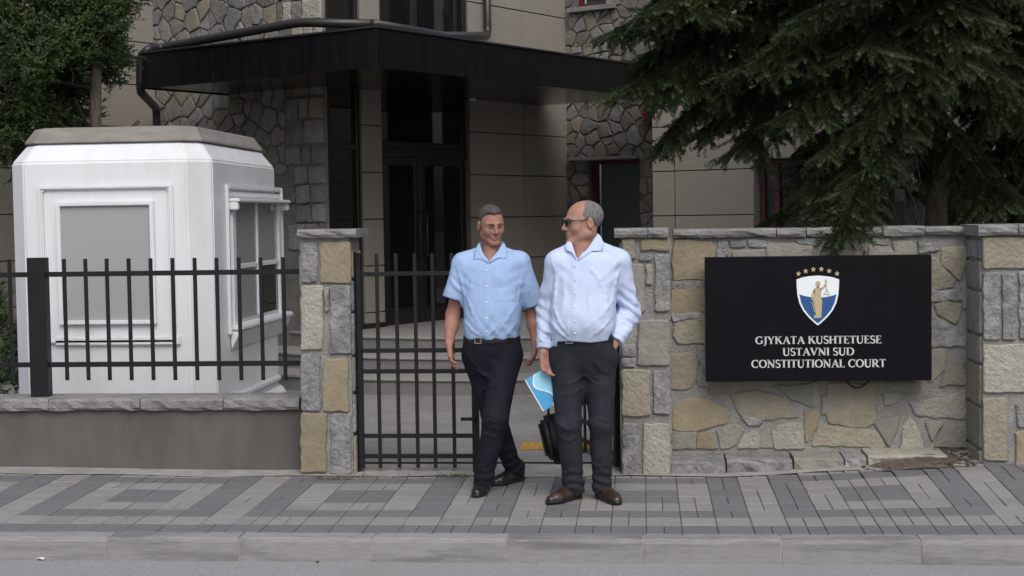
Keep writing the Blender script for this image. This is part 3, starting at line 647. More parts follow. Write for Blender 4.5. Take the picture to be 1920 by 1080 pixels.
def fr_front(x0, x1, z0, z1, wd, y, d, name, mat, parent, bev=.006, bottom=None):
    b_ = bottom or wd; mb = MB()
    o_ = [(x0, z0), (x1, z0), (x1, z1), (x0, z1)]; i_ = [(x0+wd, z0+b_), (x1-wd, z0+b_), (x1-wd, z1-wd), (x0+wd, z1-wd)]
    vs = [(a, y-d, b) for a, b in o_+i_]+[(a, y, b) for a, b in o_+i_]; fs = []
    for k in range(4):
        j = (k+1) % 4; fs += [(k, j, 4+j, 4+k), (8+j, 8+k, 12+k, 12+j), (j, k, 8+k, 8+j), (4+k, 4+j, 12+j, 12+k)]
    mb.add(vs, fs)
    return mb.build(name, mat, parent, 'c', bevel=bev, seg=2)
fz = lambda py: onY(200, py, YB).z
fw_ = fr_front(bX(76), bX(328), fz(644), fz(346), .035, YB+.002, .030, 'window_moulding', MT['white'], bo, .010)
MB().box((bX(100), YB-.028, fz(648)), (bX(336), YB+.002, fz(630))).build('window_ledge', MT['white'], bo, 'c', bevel=.01, seg=2)
fr_front(bX(110), bX(292), fz(608), fz(378), .030, YB+.002, .036, 'window_frame', MT['white'], fw_, .004)
MB().box((bX(112), YB-.010, fz(604)), (bX(288), YB-.002, fz(382))).build('pane', MT['booth_glass'], fw_, 'c')
# side window on the +X face
XS = bxr
def sy(px, py): return onX(px, py, XS)
ya, yb = sy(424, 480).y, sy(528, 480).y
yc0, yc1 = sy(437, 480).y, sy(513, 480).y
zs = lambda px, py: sy(px, py).z
zt1 = zs(425, 345); zhood = zs(437, 372); zbt = zs(430, 628)
zgt, zgb = zs(440, 385), zs(440, 600)
sm = MB(); wd = .05
sm.box((XS-.002, ya, zbt), (XS+.025, ya+wd, zt1)); sm.box((XS-.002, yb-wd, zbt), (XS+.025, yb, zt1)); sm.box((XS-.002, ya+wd, zt1-.04), (XS+.0245, yb-wd, zt1)); sm.box((XS-.002, ya+wd, zt1-.10), (XS+.018, yb-wd, zt1-.055))
sm_o = sm.build('window_moulding', MT['white'], bo, 'c', bevel=.009, seg=2)
hd = MB(); hd.box((XS, ya+.05, zhood-.03), (XS+.10, yb-.02, zhood)); hd.box((XS, ya+.05, zhood-.09), (XS+.085, ya+.11, zhood-.0305)); hd.box((XS, yb-.09, zhood-.09), (XS+.085, yb-.03, zhood-.0305)); hd.build('hood', MT['white'], bo, 'c', bevel=.008, seg=2)
fm = MB()
fm.box((XS, ya+.10, zgb-.03), (XS+.03, ya+.19, zhood-.03)); fm.box((XS, yb-.19, zgb-.03), (XS+.03, yb-.09, zhood-.03))
ymid = (ya+yb)/2; zmid = zs(480, 495)
fm.box((XS, ymid-.02, zgb), (XS+.022, ymid+.02, zhood-.03)); fm.box((XS, ya+.19, zmid-.018), (XS+.021, ymid-.02, zmid+.018)); fm.box((XS, ymid+.02, zmid-.018), (XS+.021, yb-.19, zmid+.018))
fm.build('window_frame', MT['white'], sm_o, 'c', bevel=.004)
for (a, b) in ((ya+.19, ymid-.02), (ymid+.02, yb-.19)):
    for (c, d) in ((zgb, zmid-.018), (zmid+.018, zhood-.03)):
        dk = (a > ymid-.1 and c < zmid-.1)
        MB().box((XS-.001, a, c), (XS+.010, b, d)).build('pane', MT['dark_glass'] if dk else MT['booth_glass_side'], sm_o, 'c')
sl = MB(); sl.box((XS, ya+.05, zgb-.075), (XS+.10, yb-.02, zgb-.03)); sl.build('sill', MT['white'], bo, 'c', bevel=.012, seg=2)
sl = MB(); sl.prism([Vector((XS, ya+.05, zgb-.08)), Vector((XS+.085, ya+.05, zgb-.08)), Vector((XS+.01, ya+.05, zgb-.22))], Vector((0, yb-ya-.1, 0))); sl.build('sill_bracket', MT['white'], bo, 'c', bevel=.006)
MB().box((XS, y0+.2, zb0+.15), (XS+.035, y1-.2, zb0+.20)).build('side_moulding', MT['white'], bo, 'c', bevel=.012, seg=2)
# ------------------------------------------------------------------ court building (two wings set at an angle to the street)
TH = R_(30.5); RD = Vector((math.sin(TH), math.cos(TH), 0)); LD = Vector((-math.cos(TH), math.sin(TH), 0)); ZU = Vector((0, 0, 1))
class Fr:
    def __init__(s, O, D): s.O = Vector((O.x, O.y, 0)); s.D = D.normalized(); s.N = s.D.cross(ZU)
    def p(s, u, z, d=0): return s.O+s.D*u+s.N*d+ZU*z
    def uv(s, px, py, d=0):
        v = onPl(px, py, s.O+s.N*d, s.N); return (v-s.O).dot(s.D), v.z
    def u(s, px, py=405, d=0): return s.uv(px, py, d)[0]
    def z(s, px, py, d=0): return s.uv(px, py, d)[1]
    def box(s, mb, u0, u1, z0, z1, d0, d1, mi=0):
        return mb.obox(s.p((u0+u1)/2, (z0+z1)/2, (d0+d1)/2), s.D*((u1-u0)/2), s.N*((d1-d0)/2), ZU*((z1-z0)/2), mi)
    def part(s, name, mat, parent, u0, u1, z0, z1, d0, d1, bevel=0):
        return s.box(MB(), u0, u1, z0, z1, d0, d1).build(name, mat, parent, 'c', bevel=bevel)
ZTOP = 4.6
Q0 = atD(615, 405, 15.4)
W1 = Fr(Q0, -LD); W2 = Fr(Q0, RD)
u_l = W1.u(295); C0 = W1.p(u_l, 0); W0 = Fr(C0, RD)
u_c = W2.u(1062); C1 = W2.p(u_c, 0); W3 = Fr(C1, -LD)
Q4 = atD(1226, 405, 17.1); W4 = Fr(Q4, -LD)
bd = E_('court_building', tuple(Q0.xy)+(0,), 'two storey court building of beige panels and rubble stone with dark entrance', 'building')
# --- panels
def panels(fr, us, zs_, name='panel', d=.03, g=.006):
    for a, b in zip(us[:-1], us[1:]):
        for c, e in zip(zs_[:-1], zs_[1:]):
            if min(b-a, e-c) < .03: continue
            fr.part(name, MT['panel'], bd, a+g, b-g, c+g, e-g, .0, d, bevel=.003)
zj0 = W2.z(882, 408); zst = .5*(W2.z(882, 247)-zj0)
ZJ = [zj0+zst*k for k in range(-4, 12) if zj0+zst*k < ZTOP+.3]
u0c, u1c = W2.u(679), W2.u(715.5); u0p, u1p, u2p = W2.u(881), W2.u(981), u_c
panels(W2, [u0c, u1c], ZJ); panels(W2, [u0p, u1p, u2p], ZJ)
zk0 = W4.z(1300, 404); zkst = W4.z(1300, 320)-zk0
ZK = [zk0+zkst*k for k in range(-5, 12) if zk0+zkst*k < ZTOP+.3]
u4a, u4b, u4c = 0, W4.u(1268), W4.u(1415)
panels(W4, [u4a, u4b, u4c], ZK)
zwt = W4.z(1500, 296); u4e = W4.u(1960)
ups = [z for z in ZK if z > zwt-.1]; ups[0] = zwt
panels(W4, [u4c+.0, u4c+1.0, u4c+2.0, u4c+3.0, u4e], ups)
lo = [z for z in ZK if z < .75]
panels(W4, [u4c, u4c+1.0, u4c+2.0, u4e], lo)
zl0 = W0.z(233, 77); zlst = zl0-W0.z(233, 158)
ZL = [zl0+zlst*k for k in range(-7, 5) if zl0+zlst*k < ZTOP+.4]
u0a = W0.u(-30)
panels(W0, [u0a, u0a*.5, -.005], ZL)
# --- backing walls
def backing(fr, u0, u1, z0=0, z1=ZTOP, m='dark_mortar', d0=-.25, d1=-.002, name='wall_core'): fr.part(name, MT[m], bd, u0, u1, z0, z1, d0, d1)
backing(W2, u0c, u1c); backing(W2, u0p, u2p); backing(W4, 0, u4c, d0=-.9); backing(W4, u4c, u4e, zwt, ZTOP); backing(W4, u4c, u4e, 0, .72); backing(W0, u0a, 0)
# --- rubble stone
def clip(poly, nx_, ny_, c):
    out = []
    for i in range(len(poly)):
        a, b = poly[i], poly[(i+1) % len(poly)]; da = nx_*a[0]+ny_*a[1]-c; db = nx_*b[0]+ny_*b[1]-c
        if da <= 0: out.append(a)
        if da*db < 0: t = da/(da-db); out.append((a[0]+(b[0]-a[0])*t, a[1]+(b[1]-a[1])*t))
    return out
def rubble(fr, u0, u1, z0, z1, size, parent, mats, gap=.012, holes=(), d0=0, jit=.52, seg=.06):
    nu, nz = max(1, round((u1-u0)/size)), max(1, round((z1-z0)/(size*.86))); pts = []
    for j in range(nz+4):
        for i in range(nu+4):
            pts.append((u0+(i-1.5+(.5 if j % 2 else 0)+random.uniform(-jit, jit))*(u1-u0)/nu, z0+(j-1.5+random.uniform(-jit, jit))*(z1-z0)/nz))
    A = np.array(pts)
    for p in pts:
        if any(h[0] < p[0] < h[1] and h[2] < p[1] < h[3] for h in holes): continue
        if not (u0-.02 < p[0] < u1+.02 and z0-.02 < p[1] < z1+.02): continue
        poly = [(max(u0, p[0]-size*1.6), max(z0, p[1]-size*1.6)), (min(u1, p[0]+size*1.6), max(z0, p[1]-size*1.6)), (min(u1, p[0]+size*1.6), min(z1, p[1]+size*1.6)), (max(u0, p[0]-size*1.6), min(z1, p[1]+size*1.6))]
        dd = np.hypot(A[:,0]-p[0], A[:,1]-p[1]); g = gap*random.uniform(.6, 1.7)
        for k in np.argsort(dd)[1:14]:
            q = pts[k]; L_ = dd[k]; nx_, ny_ = (q[0]-p[0])/L_, (q[1]-p[1])/L_; mx_, my_ = (p[0]+q[0])/2, (p[1]+q[1])/2
            poly = clip(poly, nx_, ny_, nx_*mx_+ny_*my_-g)
            if len(poly) < 3: break
        for h in holes:
            if len(poly) < 3: break
            if p[0] <= h[0]: poly = clip(poly, 1, 0, h[0]) if h[2] < p[1] < h[3] else poly
            elif p[0] >= h[1]: poly = clip(poly, -1, 0, -h[1]) if h[2] < p[1] < h[3] else poly
            if len(poly) >= 3 and h[0] < p[0] < h[1]:
                poly = clip(poly, 0, -1, -h[3]) if p[1] >= h[3] else clip(poly, 0, 1, h[2])
            if len(poly) >= 3 and not (h[0] < p[0] < h[1]) and not (h[2] < p[1] < h[3]):
                poly = clip(poly, 0, -1, -h[3]) if p[1] >= h[3] else clip(poly, 0, 1, h[2])
        if len(poly) < 3: continue
        ar = abs(sum(poly[i][0]*poly[(i+1)%len(poly)][1]-poly[(i+1)%len(poly)][0]*poly[i][1] for i in range(len(poly))))/2
        if ar < .0022: continue
        stone(poly, lambda u, z, d: fr.p(u, z, d0+d), random.uniform(.010, .028), MT[random.choice(mats)], parent, .010, .008, seg=seg, cut=.007)
GS = ['facade_grey']*4+['facade_brown']*4+['facade_tan']
sw1 = backing(W1, u_l, -.002, m='facade_mortar', name='stone_wall', d0=-.02) or bpy.data.objects[[o.name for o in bpy.data.objects if o.name.startswith('stone_wall')][-1]]
zq = W1.z(560, 165)
# quoin blocks near the corner, random rubble further back
uq = W1.u(540)
z = W1.z(600, 470); row = 0
while z < ZTOP-.05:
    hh = random.uniform(.17, .30); uu = uq if row % 2 == 0 else uq+.12; cuts = [uu]
    while cuts[-1] < -.12: cuts.append(min(cuts[-1]+random.uniform(.13, .26), 0))
    cuts[-1] = -.004
    for a, b in zip(cuts[:-1], cuts[1:]):
        if b-a < .05: continue
        stone([(a+.008, z+.008), (b-.008, z+.012), (b-.010, z+hh-.008), (a+.010, z+hh-.012)], lambda u, zz, d: W1.p(u, zz, d), random.uniform(.02, .04), MT[random.choice(['facade_grey','facade_grey','facade_brown','facade_grey','facade_tan']) if z < 3.3 else random.choice([P_, 'facade_grey'])], sw1, .009, .014, seg=.06)
    z += hh; row += 1
rubble(W1, u_l+.005, uq-.008, W1.z(500, 330), ZTOP-.1, .205, sw1, GS, gap=.008)
# corner return (end of the stone pier on the entrance side)
W2.part('pier_return', MT['facade_grey'], bd, -.004, W2.u(617.5), 0, ZTOP, -.12, .004, bevel=.004)
# recessed stone bay
u3e = W3.u(1300)
hw = (W3.u(1104), W3.u(1201), 0.2, W3.z(1150, 300)); hu = (W3.u(1085), W3.u(1142), W3.z(1110, 12), ZTOP+.5)
sw3 = W3.part('stone_wall', MT['facade_mortar'], bd, 0, u3e, hw[3], hu[2], -.2, -.002)
W3.part('wall_core', MT['facade_mortar'], bd, 0, hw[0], 0, hw[3]-.001, -.2, -.003); W3.part('wall_core', MT['facade_mortar'], bd, hw[1], u3e, 0, hw[3]-.001, -.2, -.003)
W3.part('wall_core', MT['facade_mortar'], bd, 0, hu[0], hu[2]+.001, ZTOP, -.2, -.003); W3.part('wall_core', MT['facade_mortar'], bd, hu[1], u3e, hu[2]+.001, ZTOP, -.2, -.003)
rubble(W3, .01, u3e, .9, ZTOP-.1, .19, sw3, GS, gap=.008, holes=(hw, hu))
W3.part('lintel', MT['coping'], bd, W3.u(1072), W3.u(1202), hw[3]+.005, hw[3]+.045, 0, .09, bevel=.004)
W3.part('sill', MT['coping'], bd, hu[0]-.08, hu[1]+.15, hu[2]-.06, hu[2]-.003, 0, .09, bevel=.004)
def window(fr, u0, u1, z0, z1, fm, muls=(), tr=(), fw=.05, dep=-.16, blind=None, name='window', glassm='dark_glass', parent=None):
    r = E_(name, tuple(fr.p((u0+u1)/2, z0, dep))); r.parent = parent or bd; r.location = r.location-wloc(parent or bd)
    fr.part('frame', MT[fm], r, u0, u0+fw, z0, z1, dep-.03, dep+.04, .004); fr.part('frame', MT[fm], r, u1-fw, u1, z0, z1, dep-.03, dep+.04, .004)
    fr.part('frame', MT[fm], r, u0+fw, u1-fw, z1-fw, z1, dep-.03, dep+.039, .004); fr.part('frame', MT[fm], r, u0+fw, u1-fw, z0, z0+fw, dep-.03, dep+.039, .004)
    us = [u0+fw]
    for m_, wd in muls: fr.part('mullion', MT[fm], r, m_-wd/2, m_+wd/2, z0+fw, z1-fw, dep-.028, dep+.036, .004); us += [m_-wd/2, m_+wd/2]
    us.append(u1-fw)
    for a, b in zip(us[::2], us[1::2]):
        zz = [z0+fw]
        for t_, wd in tr: fr.part('transom', MT[fm], r, a, b, t_-wd/2, t_+wd/2, dep-.026, dep+.033, .003); zz += [t_-wd/2, t_+wd/2]
        zz.append(z1-fw)
        for c, e in zip(zz[::2], zz[1::2]): fr.part('pane', MT[glassm], r, a, b, c, e, dep-.006, dep)
        if blind:
            n = int((z1-z0)/.028); mb = MB()
            for k in range(n):
                zc = z0+fw+(z1-z0-2*fw)*(k+.5)/n
                mb.obox(fr.p((a+b)/2, zc, dep-.07), fr.D*((b-a)/2), (fr.N*.35+ZU*-.94).normalized()*.0155, (ZU*.35+fr.N*.94).normalized()*.001)
            tag(mb.build('blind', MT['blind'], r), kind='stuff')
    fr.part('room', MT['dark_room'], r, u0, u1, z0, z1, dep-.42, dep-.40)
    return r
window(W3, hw[0]+.002, hw[1]-.002, hw[2], hw[3]-.002, 'red_frame', fw=.045, dep=-.12, blind=True, glassm='clear_glass', muls=((W3.u(1112), .02),))
window(W3, hu[0]+.002, hu[1]-.002, hu[2]+.002, hu[3]-.3, 'red_frame', fw=.05, dep=-.10, blind=True, glassm='clear_glass')
# wide window of the right wing
window(W4, u4c+.002, u4e-.05, .722, zwt-.002, 'red_frame', muls=((W4.u(1446), .05), (W4.u(1550), .05), (W4.u(1733), .07), (W4.u(1840), .05)), fw=.05, dep=-.17, blind=True, glassm='clear_glass', name='wide_window')
# --- entrance glazing
zfl = .52
ug0, ug1 = W2.u(618), u0c
zmid = W2.z(645, 275)
window(W2, ug0, ug1-.002, zfl, 3.12, 'frame', fw=.05, dep=-.05, tr=((zmid, .06),), name='side_light')
window(W2, ug0, ug1-.002, 3.30, ZTOP, 'frame', fw=.05, dep=-.05, name='upper_window')
ud0, ud1 = u1c, u0p
zt_d = W2.z(800, 165); ztr = W2.z(795, 287)
window(W2, ud0+.002, ud1-.002, ztr+.05, 3.13, 'frame', fw=.07, dep=-.08, name='fanlight')
window(W2, ud0+.002, ud1-.002, 3.30, ZTOP, 'frame', fw=.07, dep=-.05, muls=((W2.u(785), .1), (W2.u(862), .05)), name='upper_window')
W2.part('transom_beam', MT['frame'], bd, ud0+.002, ud1-.002, ztr-.05, ztr+.049, -.13, -.02, .004)
dr = E_('entrance_door', tuple(W2.p((ud0+ud1)/2, zfl, -.08))); dr.parent = bd; dr.location = dr.location-wloc(bd)
um = W2.u(795)
for a, b in ((ud0+.002, um-.004), (um+.004, ud1-.002)):
    f_ = W2.part('door_leaf', MT['frame'], dr, a, a+.09, zfl, ztr-.052, -.11, -.05, .004); ORG[f_.name] = ORG[f_.name]
    W2.part('door_leaf_stile', MT['frame'], dr, b-.09, b, zfl, ztr-.052, -.11, -.05, .004); W2.part('door_leaf_rail', MT['frame'], dr, a+.09, b-.09, zfl, zfl+.16, -.11, -.051, .004); W2.part('door_leaf_rail', MT['frame'], dr, a+.09, b-.09, ztr-.14, ztr-.052, -.11, -.051, .004)
    W2.part('pane', MT['dark_glass'], dr, a+.09, b-.09, zfl+.16, ztr-.14, -.085, -.077)
for s_ in (-1, 1):
    uu = um+s_*.06; mb = MB().tube([W2.p(uu, zfl+.75, -.05), W2.p(uu, zfl+.75, -.005), W2.p(uu, zfl+1.25, -.005), W2.p(uu, zfl+1.25, -.05)], .012, 8); mb.build('door_handle', MT['pipe'], dr, 'c', smooth=True)
W2.part('plinth', MT['frame'], bd, ug0, ud0, .4, zfl+.06, -.02, .036); W2.part('plinth', MT['frame'], bd, ud1, u_c, .3, zfl+.02, -.02, .036)
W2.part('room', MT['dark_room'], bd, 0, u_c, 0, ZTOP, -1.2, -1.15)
# --- canopy
K = atD(712, 405, 13.4); K.z = 0
zcb = 1.7+(onPl(712, 126, K, Vector((0,1,0))).z-1.7); zct = onPl(712, 52, K, Vector((0,1,0))).z
FL = Fr(K, -LD); FRt = Fr(K, RD)
ue = FL.u(272); ur = FRt.u(1240)
cn = E_('canopy', tuple(K.xy)+(zcb,)); cn.parent = bd; cn.location = cn.location-wloc(bd)
nl = 3
for i in range(nl):
    a, b = ue+(0-ue)*i/nl, ue+(0-ue)*(i+1)/nl
    FL.part('fascia_panel', MT['canopy'], cn, a+.0015, b-.0015, zcb, zct, -.02, 0, .002)
ww = [FRt.u(p) for p in (712, 788, 880, 1010, 1110)]+[ur]
for a, b in zip(ww[:-1], ww[1:]): FRt.part('fascia_panel', MT['canopy'], cn, a+.0015 if a > 0 else .021, b-.0015, zcb, zct, -.02, 0, .002)
endp = FL.p(ue, 0)
poly = [K, K+RD*(ur+.0), K+RD*ur+LD*2.2, K+RD*1.2+LD*2.2, FL.p(ue, 0)+RD*1.9, FL.p(ue, 0)]
poly2 = [Vector((v.x, v.y, zcb+.012)) for v in [K+RD*.03+LD*.03, K+RD*ur+LD*.03, K+RD*ur+LD*2.4, FL.p(ue+.02, 0)+RD*2.4, FL.p(ue+.02, 0)+RD*.03]]
MB().prism(poly2, ZU*(zct-zcb-.06)).build('soffit_slab', MT['soffit'], cn)
# end return of the canopy and flashing
Fe = Fr(endp, RD); MB().obox(endp+RD*.6+ZU*((zcb+zct)/2)+LD*.012, RD*.6, LD*.01, ZU*((zct-zcb)/2)).build('fascia_panel', MT['canopy'], cn, 'c')
FRt.part('flashing', MT['pipe'], cn, .0, ur, zct+.001, zct+.02, -.10, .02, .003); FL.part('flashing', MT['pipe'], cn, ue-.02, -.005, zct+.001, zct+.02, -.10, .02, .003)
# gutter pipe along the left side with its drop
pa = onPl(560, 42, FL.p(0,0,-.55), FL.N); pb = onPl(300, 90, FL.p(0,0,-.25), FL.N); pc = onPl(277, 92, FL.p(0,0,-.05), FL.N)
pe = onPl(263, 108, endp+LD*.06, Vector((0,1,0))); pf = onPl(263, 172, endp+LD*.06, Vector((0,1,0))); pg = onPl(293, 203, C0-RD*.25, Vector((0,1,0))); ph = Vector((pg.x, pg.y, .3))
pr_ = onPl(700, 45, FL.p(0,0,-.75), FL.N)
def rounded(pts, r=.07, n=5):
    pts = [Vector(p) for p in pts]; out = [pts[0]]
    for i in range(1, len(pts)-1):
        a, b, c = pts[i-1], pts[i], pts[i+1]; d1 = (a-b); d2 = (c-b); rr = min(r, d1.length*.45, d2.length*.45); s_ = b+d1.normalized()*rr; e_ = b+d2.normalized()*rr
        for k in range(n+1): t = k/n; out.append(s_.lerp(b, t).lerp(b.lerp(e_, t), t))
    return out+[pts[-1]]
MB().tube(rounded([pr_, pa, pb, pc, pe, pf, pg, ph], .12), .045, 10).build('gutter_pipe', MT['pipe'], cn, smooth=True)
q1 = W2.p(W2.u(907), 4.6, .1); q2 = Vector((q1.x, q1.y, W2.z(907, 66, .1))); q3 = FRt.p(FRt.u(890), zct+.08, -.35); q4 = FRt.p(.25, zct+.08, -.25)
MB().tube(rounded([q1, q2, q3, q4], .12), .045, 10).build('downpipe', MT['pipe'], bd, smooth=True)
# lamp box and security camera under the canopy, alarm box
bxp = onPl(911, 172, W2.p(0,0,.12), W2.N); lb = W2.part('soffit_lamp', MT['frame'], None, (bxp-W2.O).dot(W2.D)-.07, (bxp-W2.O).dot(W2.D)+.07, bxp.z-.05, bxp.z+.06, .031, .17, .006)
tag(lb, 'small dark box lamp fixed under the black canopy', 'lamp')
cpnt = onPl(885, 184, W2.p(0,0,.08), W2.N)
sc_ = E_('security_camera', tuple(cpnt), 'small white security camera under the canopy beside the door', 'camera')
MB().tube([cpnt+W2.N*-.045+ZU*.02, cpnt+ZU*.02], .015, 8).build('mount', MT['white_plastic'], sc_)
MB().tube([cpnt+W2.N*-.02, cpnt+W2.N*.07-ZU*.015], .026, 12).build('housing', MT['white_plastic'], sc_, smooth=False); MB().tube([cpnt+W2.N*.07-ZU*.015, cpnt+W2.N*.075-ZU*.016], .018, 12).build('lens', MT['frame'], sc_)
rp = W3.uv(1217, 212, .1)
ab = E_('alarm_box', tuple(W3.p(rp[0], rp[1], .06)), 'red alarm box on the stone wall under the canopy end', 'alarm')
W3.part('housing', MT['red_box'], ab, rp[0]-.09, rp[0]+.09, rp[1]-.1, rp[1]+.09, .03, .12, .015); W3.part('sounder_grille', MT['red_frame'], ab, rp[0]-.04, rp[0]+.04, rp[1]-.06, rp[1]-.02, .12, .124)

# ------------------------------------------------------------------ entrance steps
stp = E_('entrance_steps', (-1.5, 15.5, .045), 'curved grey granite steps leading to the court entrance', 'steps')
cs = W2.p(u0p-.3, 0, .3)
front = [onPl(700, 728, Vector((0,0,.045)), ZU), onPl(890, 742, Vector((0,0,.045)), ZU)]
cen = Vector((cs.x+.3, cs.y+.4, 0)); rad0 = (Vector((front[1].x, front[1].y, 0))-cen).length
zs_ = [.045, .205, .365, .525]
for k in range(3):
    r_ = rad0-.42*k; n = 48
    def ring(rr, z): return [(cen.x+rr*math.cos(t), cen.y+rr*math.sin(t), z) for t in [math.pi*2*i/n for i in range(n)]]
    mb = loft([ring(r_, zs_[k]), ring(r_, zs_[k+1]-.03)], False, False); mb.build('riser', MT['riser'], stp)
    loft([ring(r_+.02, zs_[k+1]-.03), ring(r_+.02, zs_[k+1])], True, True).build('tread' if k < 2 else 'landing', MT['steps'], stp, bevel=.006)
def mat_at(px, py, z, wx, wy, label):
    c = onPl(px, py, Vector((0,0,z)), ZU); r = E_('tactile_strip', (c.x, c.y, z), label, 'tactile strip'); n = 4
    MB().box((c.x-wx/2, c.y-wy/2, z+.003), (c.x+wx/2, c.y+wy/2, z+.007)).build('base', MT['yellow'], r, bevel=.001)
    for i in range(9):
        x = c.x-wx/2+wx*(i+.5)/9; MB().box((x-.014, c.y-wy/2+.03, z+.0071), (x+.014, c.y+wy/2-.03, z+.011)).build('ridge', MT['yellow'], r)
mat_at(1042, 837, .045, .50, .34, 'yellow tactile strip on the courtyard ground behind the gate')
mat_at(1000, 588, .525, .34, .3, 'yellow tactile strip on the landing before the entrance')

# ------------------------------------------------------------------ trees
def needles(P0, P1, m, ln, wd, spread=.8, fwd=.55, seed=1, flat=0., taper=.35):
    r = np.random.default_rng(seed); P0 = np.asarray(P0); P1 = np.asarray(P1); N = len(P0)
    D = P1-P0; L_ = np.linalg.norm(D, axis=1, keepdims=True); T = D/np.maximum(L_, 1e-6)
    ref = np.where(np.abs(T[:, 2:3]) < .9, np.array([[0,0,1.]]), np.array([[1.,0,0]])); A = np.cross(T, ref); A /= np.linalg.norm(A, axis=1, keepdims=True); B = np.cross(T, A)
    t = (np.arange(m)[None, :]+r.random((N, m)))/m; ph = r.random((N, m))*2*np.pi
    base = P0[:, None]+D[:, None]*t[..., None]; rad = A[:, None]*np.cos(ph)[..., None]+B[:, None]*np.sin(ph)[..., None]*(1-flat)
    dr_ = T[:, None]*fwd+rad*spread; dr_ /= np.linalg.norm(dr_, axis=2, keepdims=True)
    l = ln*(.75+.5*r.random((N, m, 1)))*(1-taper*t[..., None]); tan = np.cross(dr_, rad); tan /= np.maximum(np.linalg.norm(tan, axis=2, keepdims=True), 1e-6)
    w2 = wd*.5*(.7+.6*r.random((N, m, 1)))
    mid = base+dr_*l*.45
    V = np.stack([base, mid+tan*w2, base+dr_*l, mid-tan*w2], 2).reshape(-1, 3)
    return V
def np_mesh(V, nper, mat, name, parent, origin):
    n = len(V)//nper; me = bpy.data.meshes.new(name); me.vertices.add(len(V)); me.vertices.foreach_set('co', (V-np.array(origin)).astype(np.float32).ravel())
    me.loops.add(n*nper); me.loops.foreach_set('vertex_index', np.arange(n*nper, dtype=np.int32)); me.polygons.add(n)
    me.polygons.foreach_set('loop_start', np.arange(0, n*nper, nper, dtype=np.int32)); me.update(); me.validate()
    o = link(name, me, mat, parent); ORG[o.name] = Vector(origin); o.location = Vector(origin)-(wloc(parent) if parent else Vector((0,0,0)))
    return o
def V3(*a): return np.array(a, float)
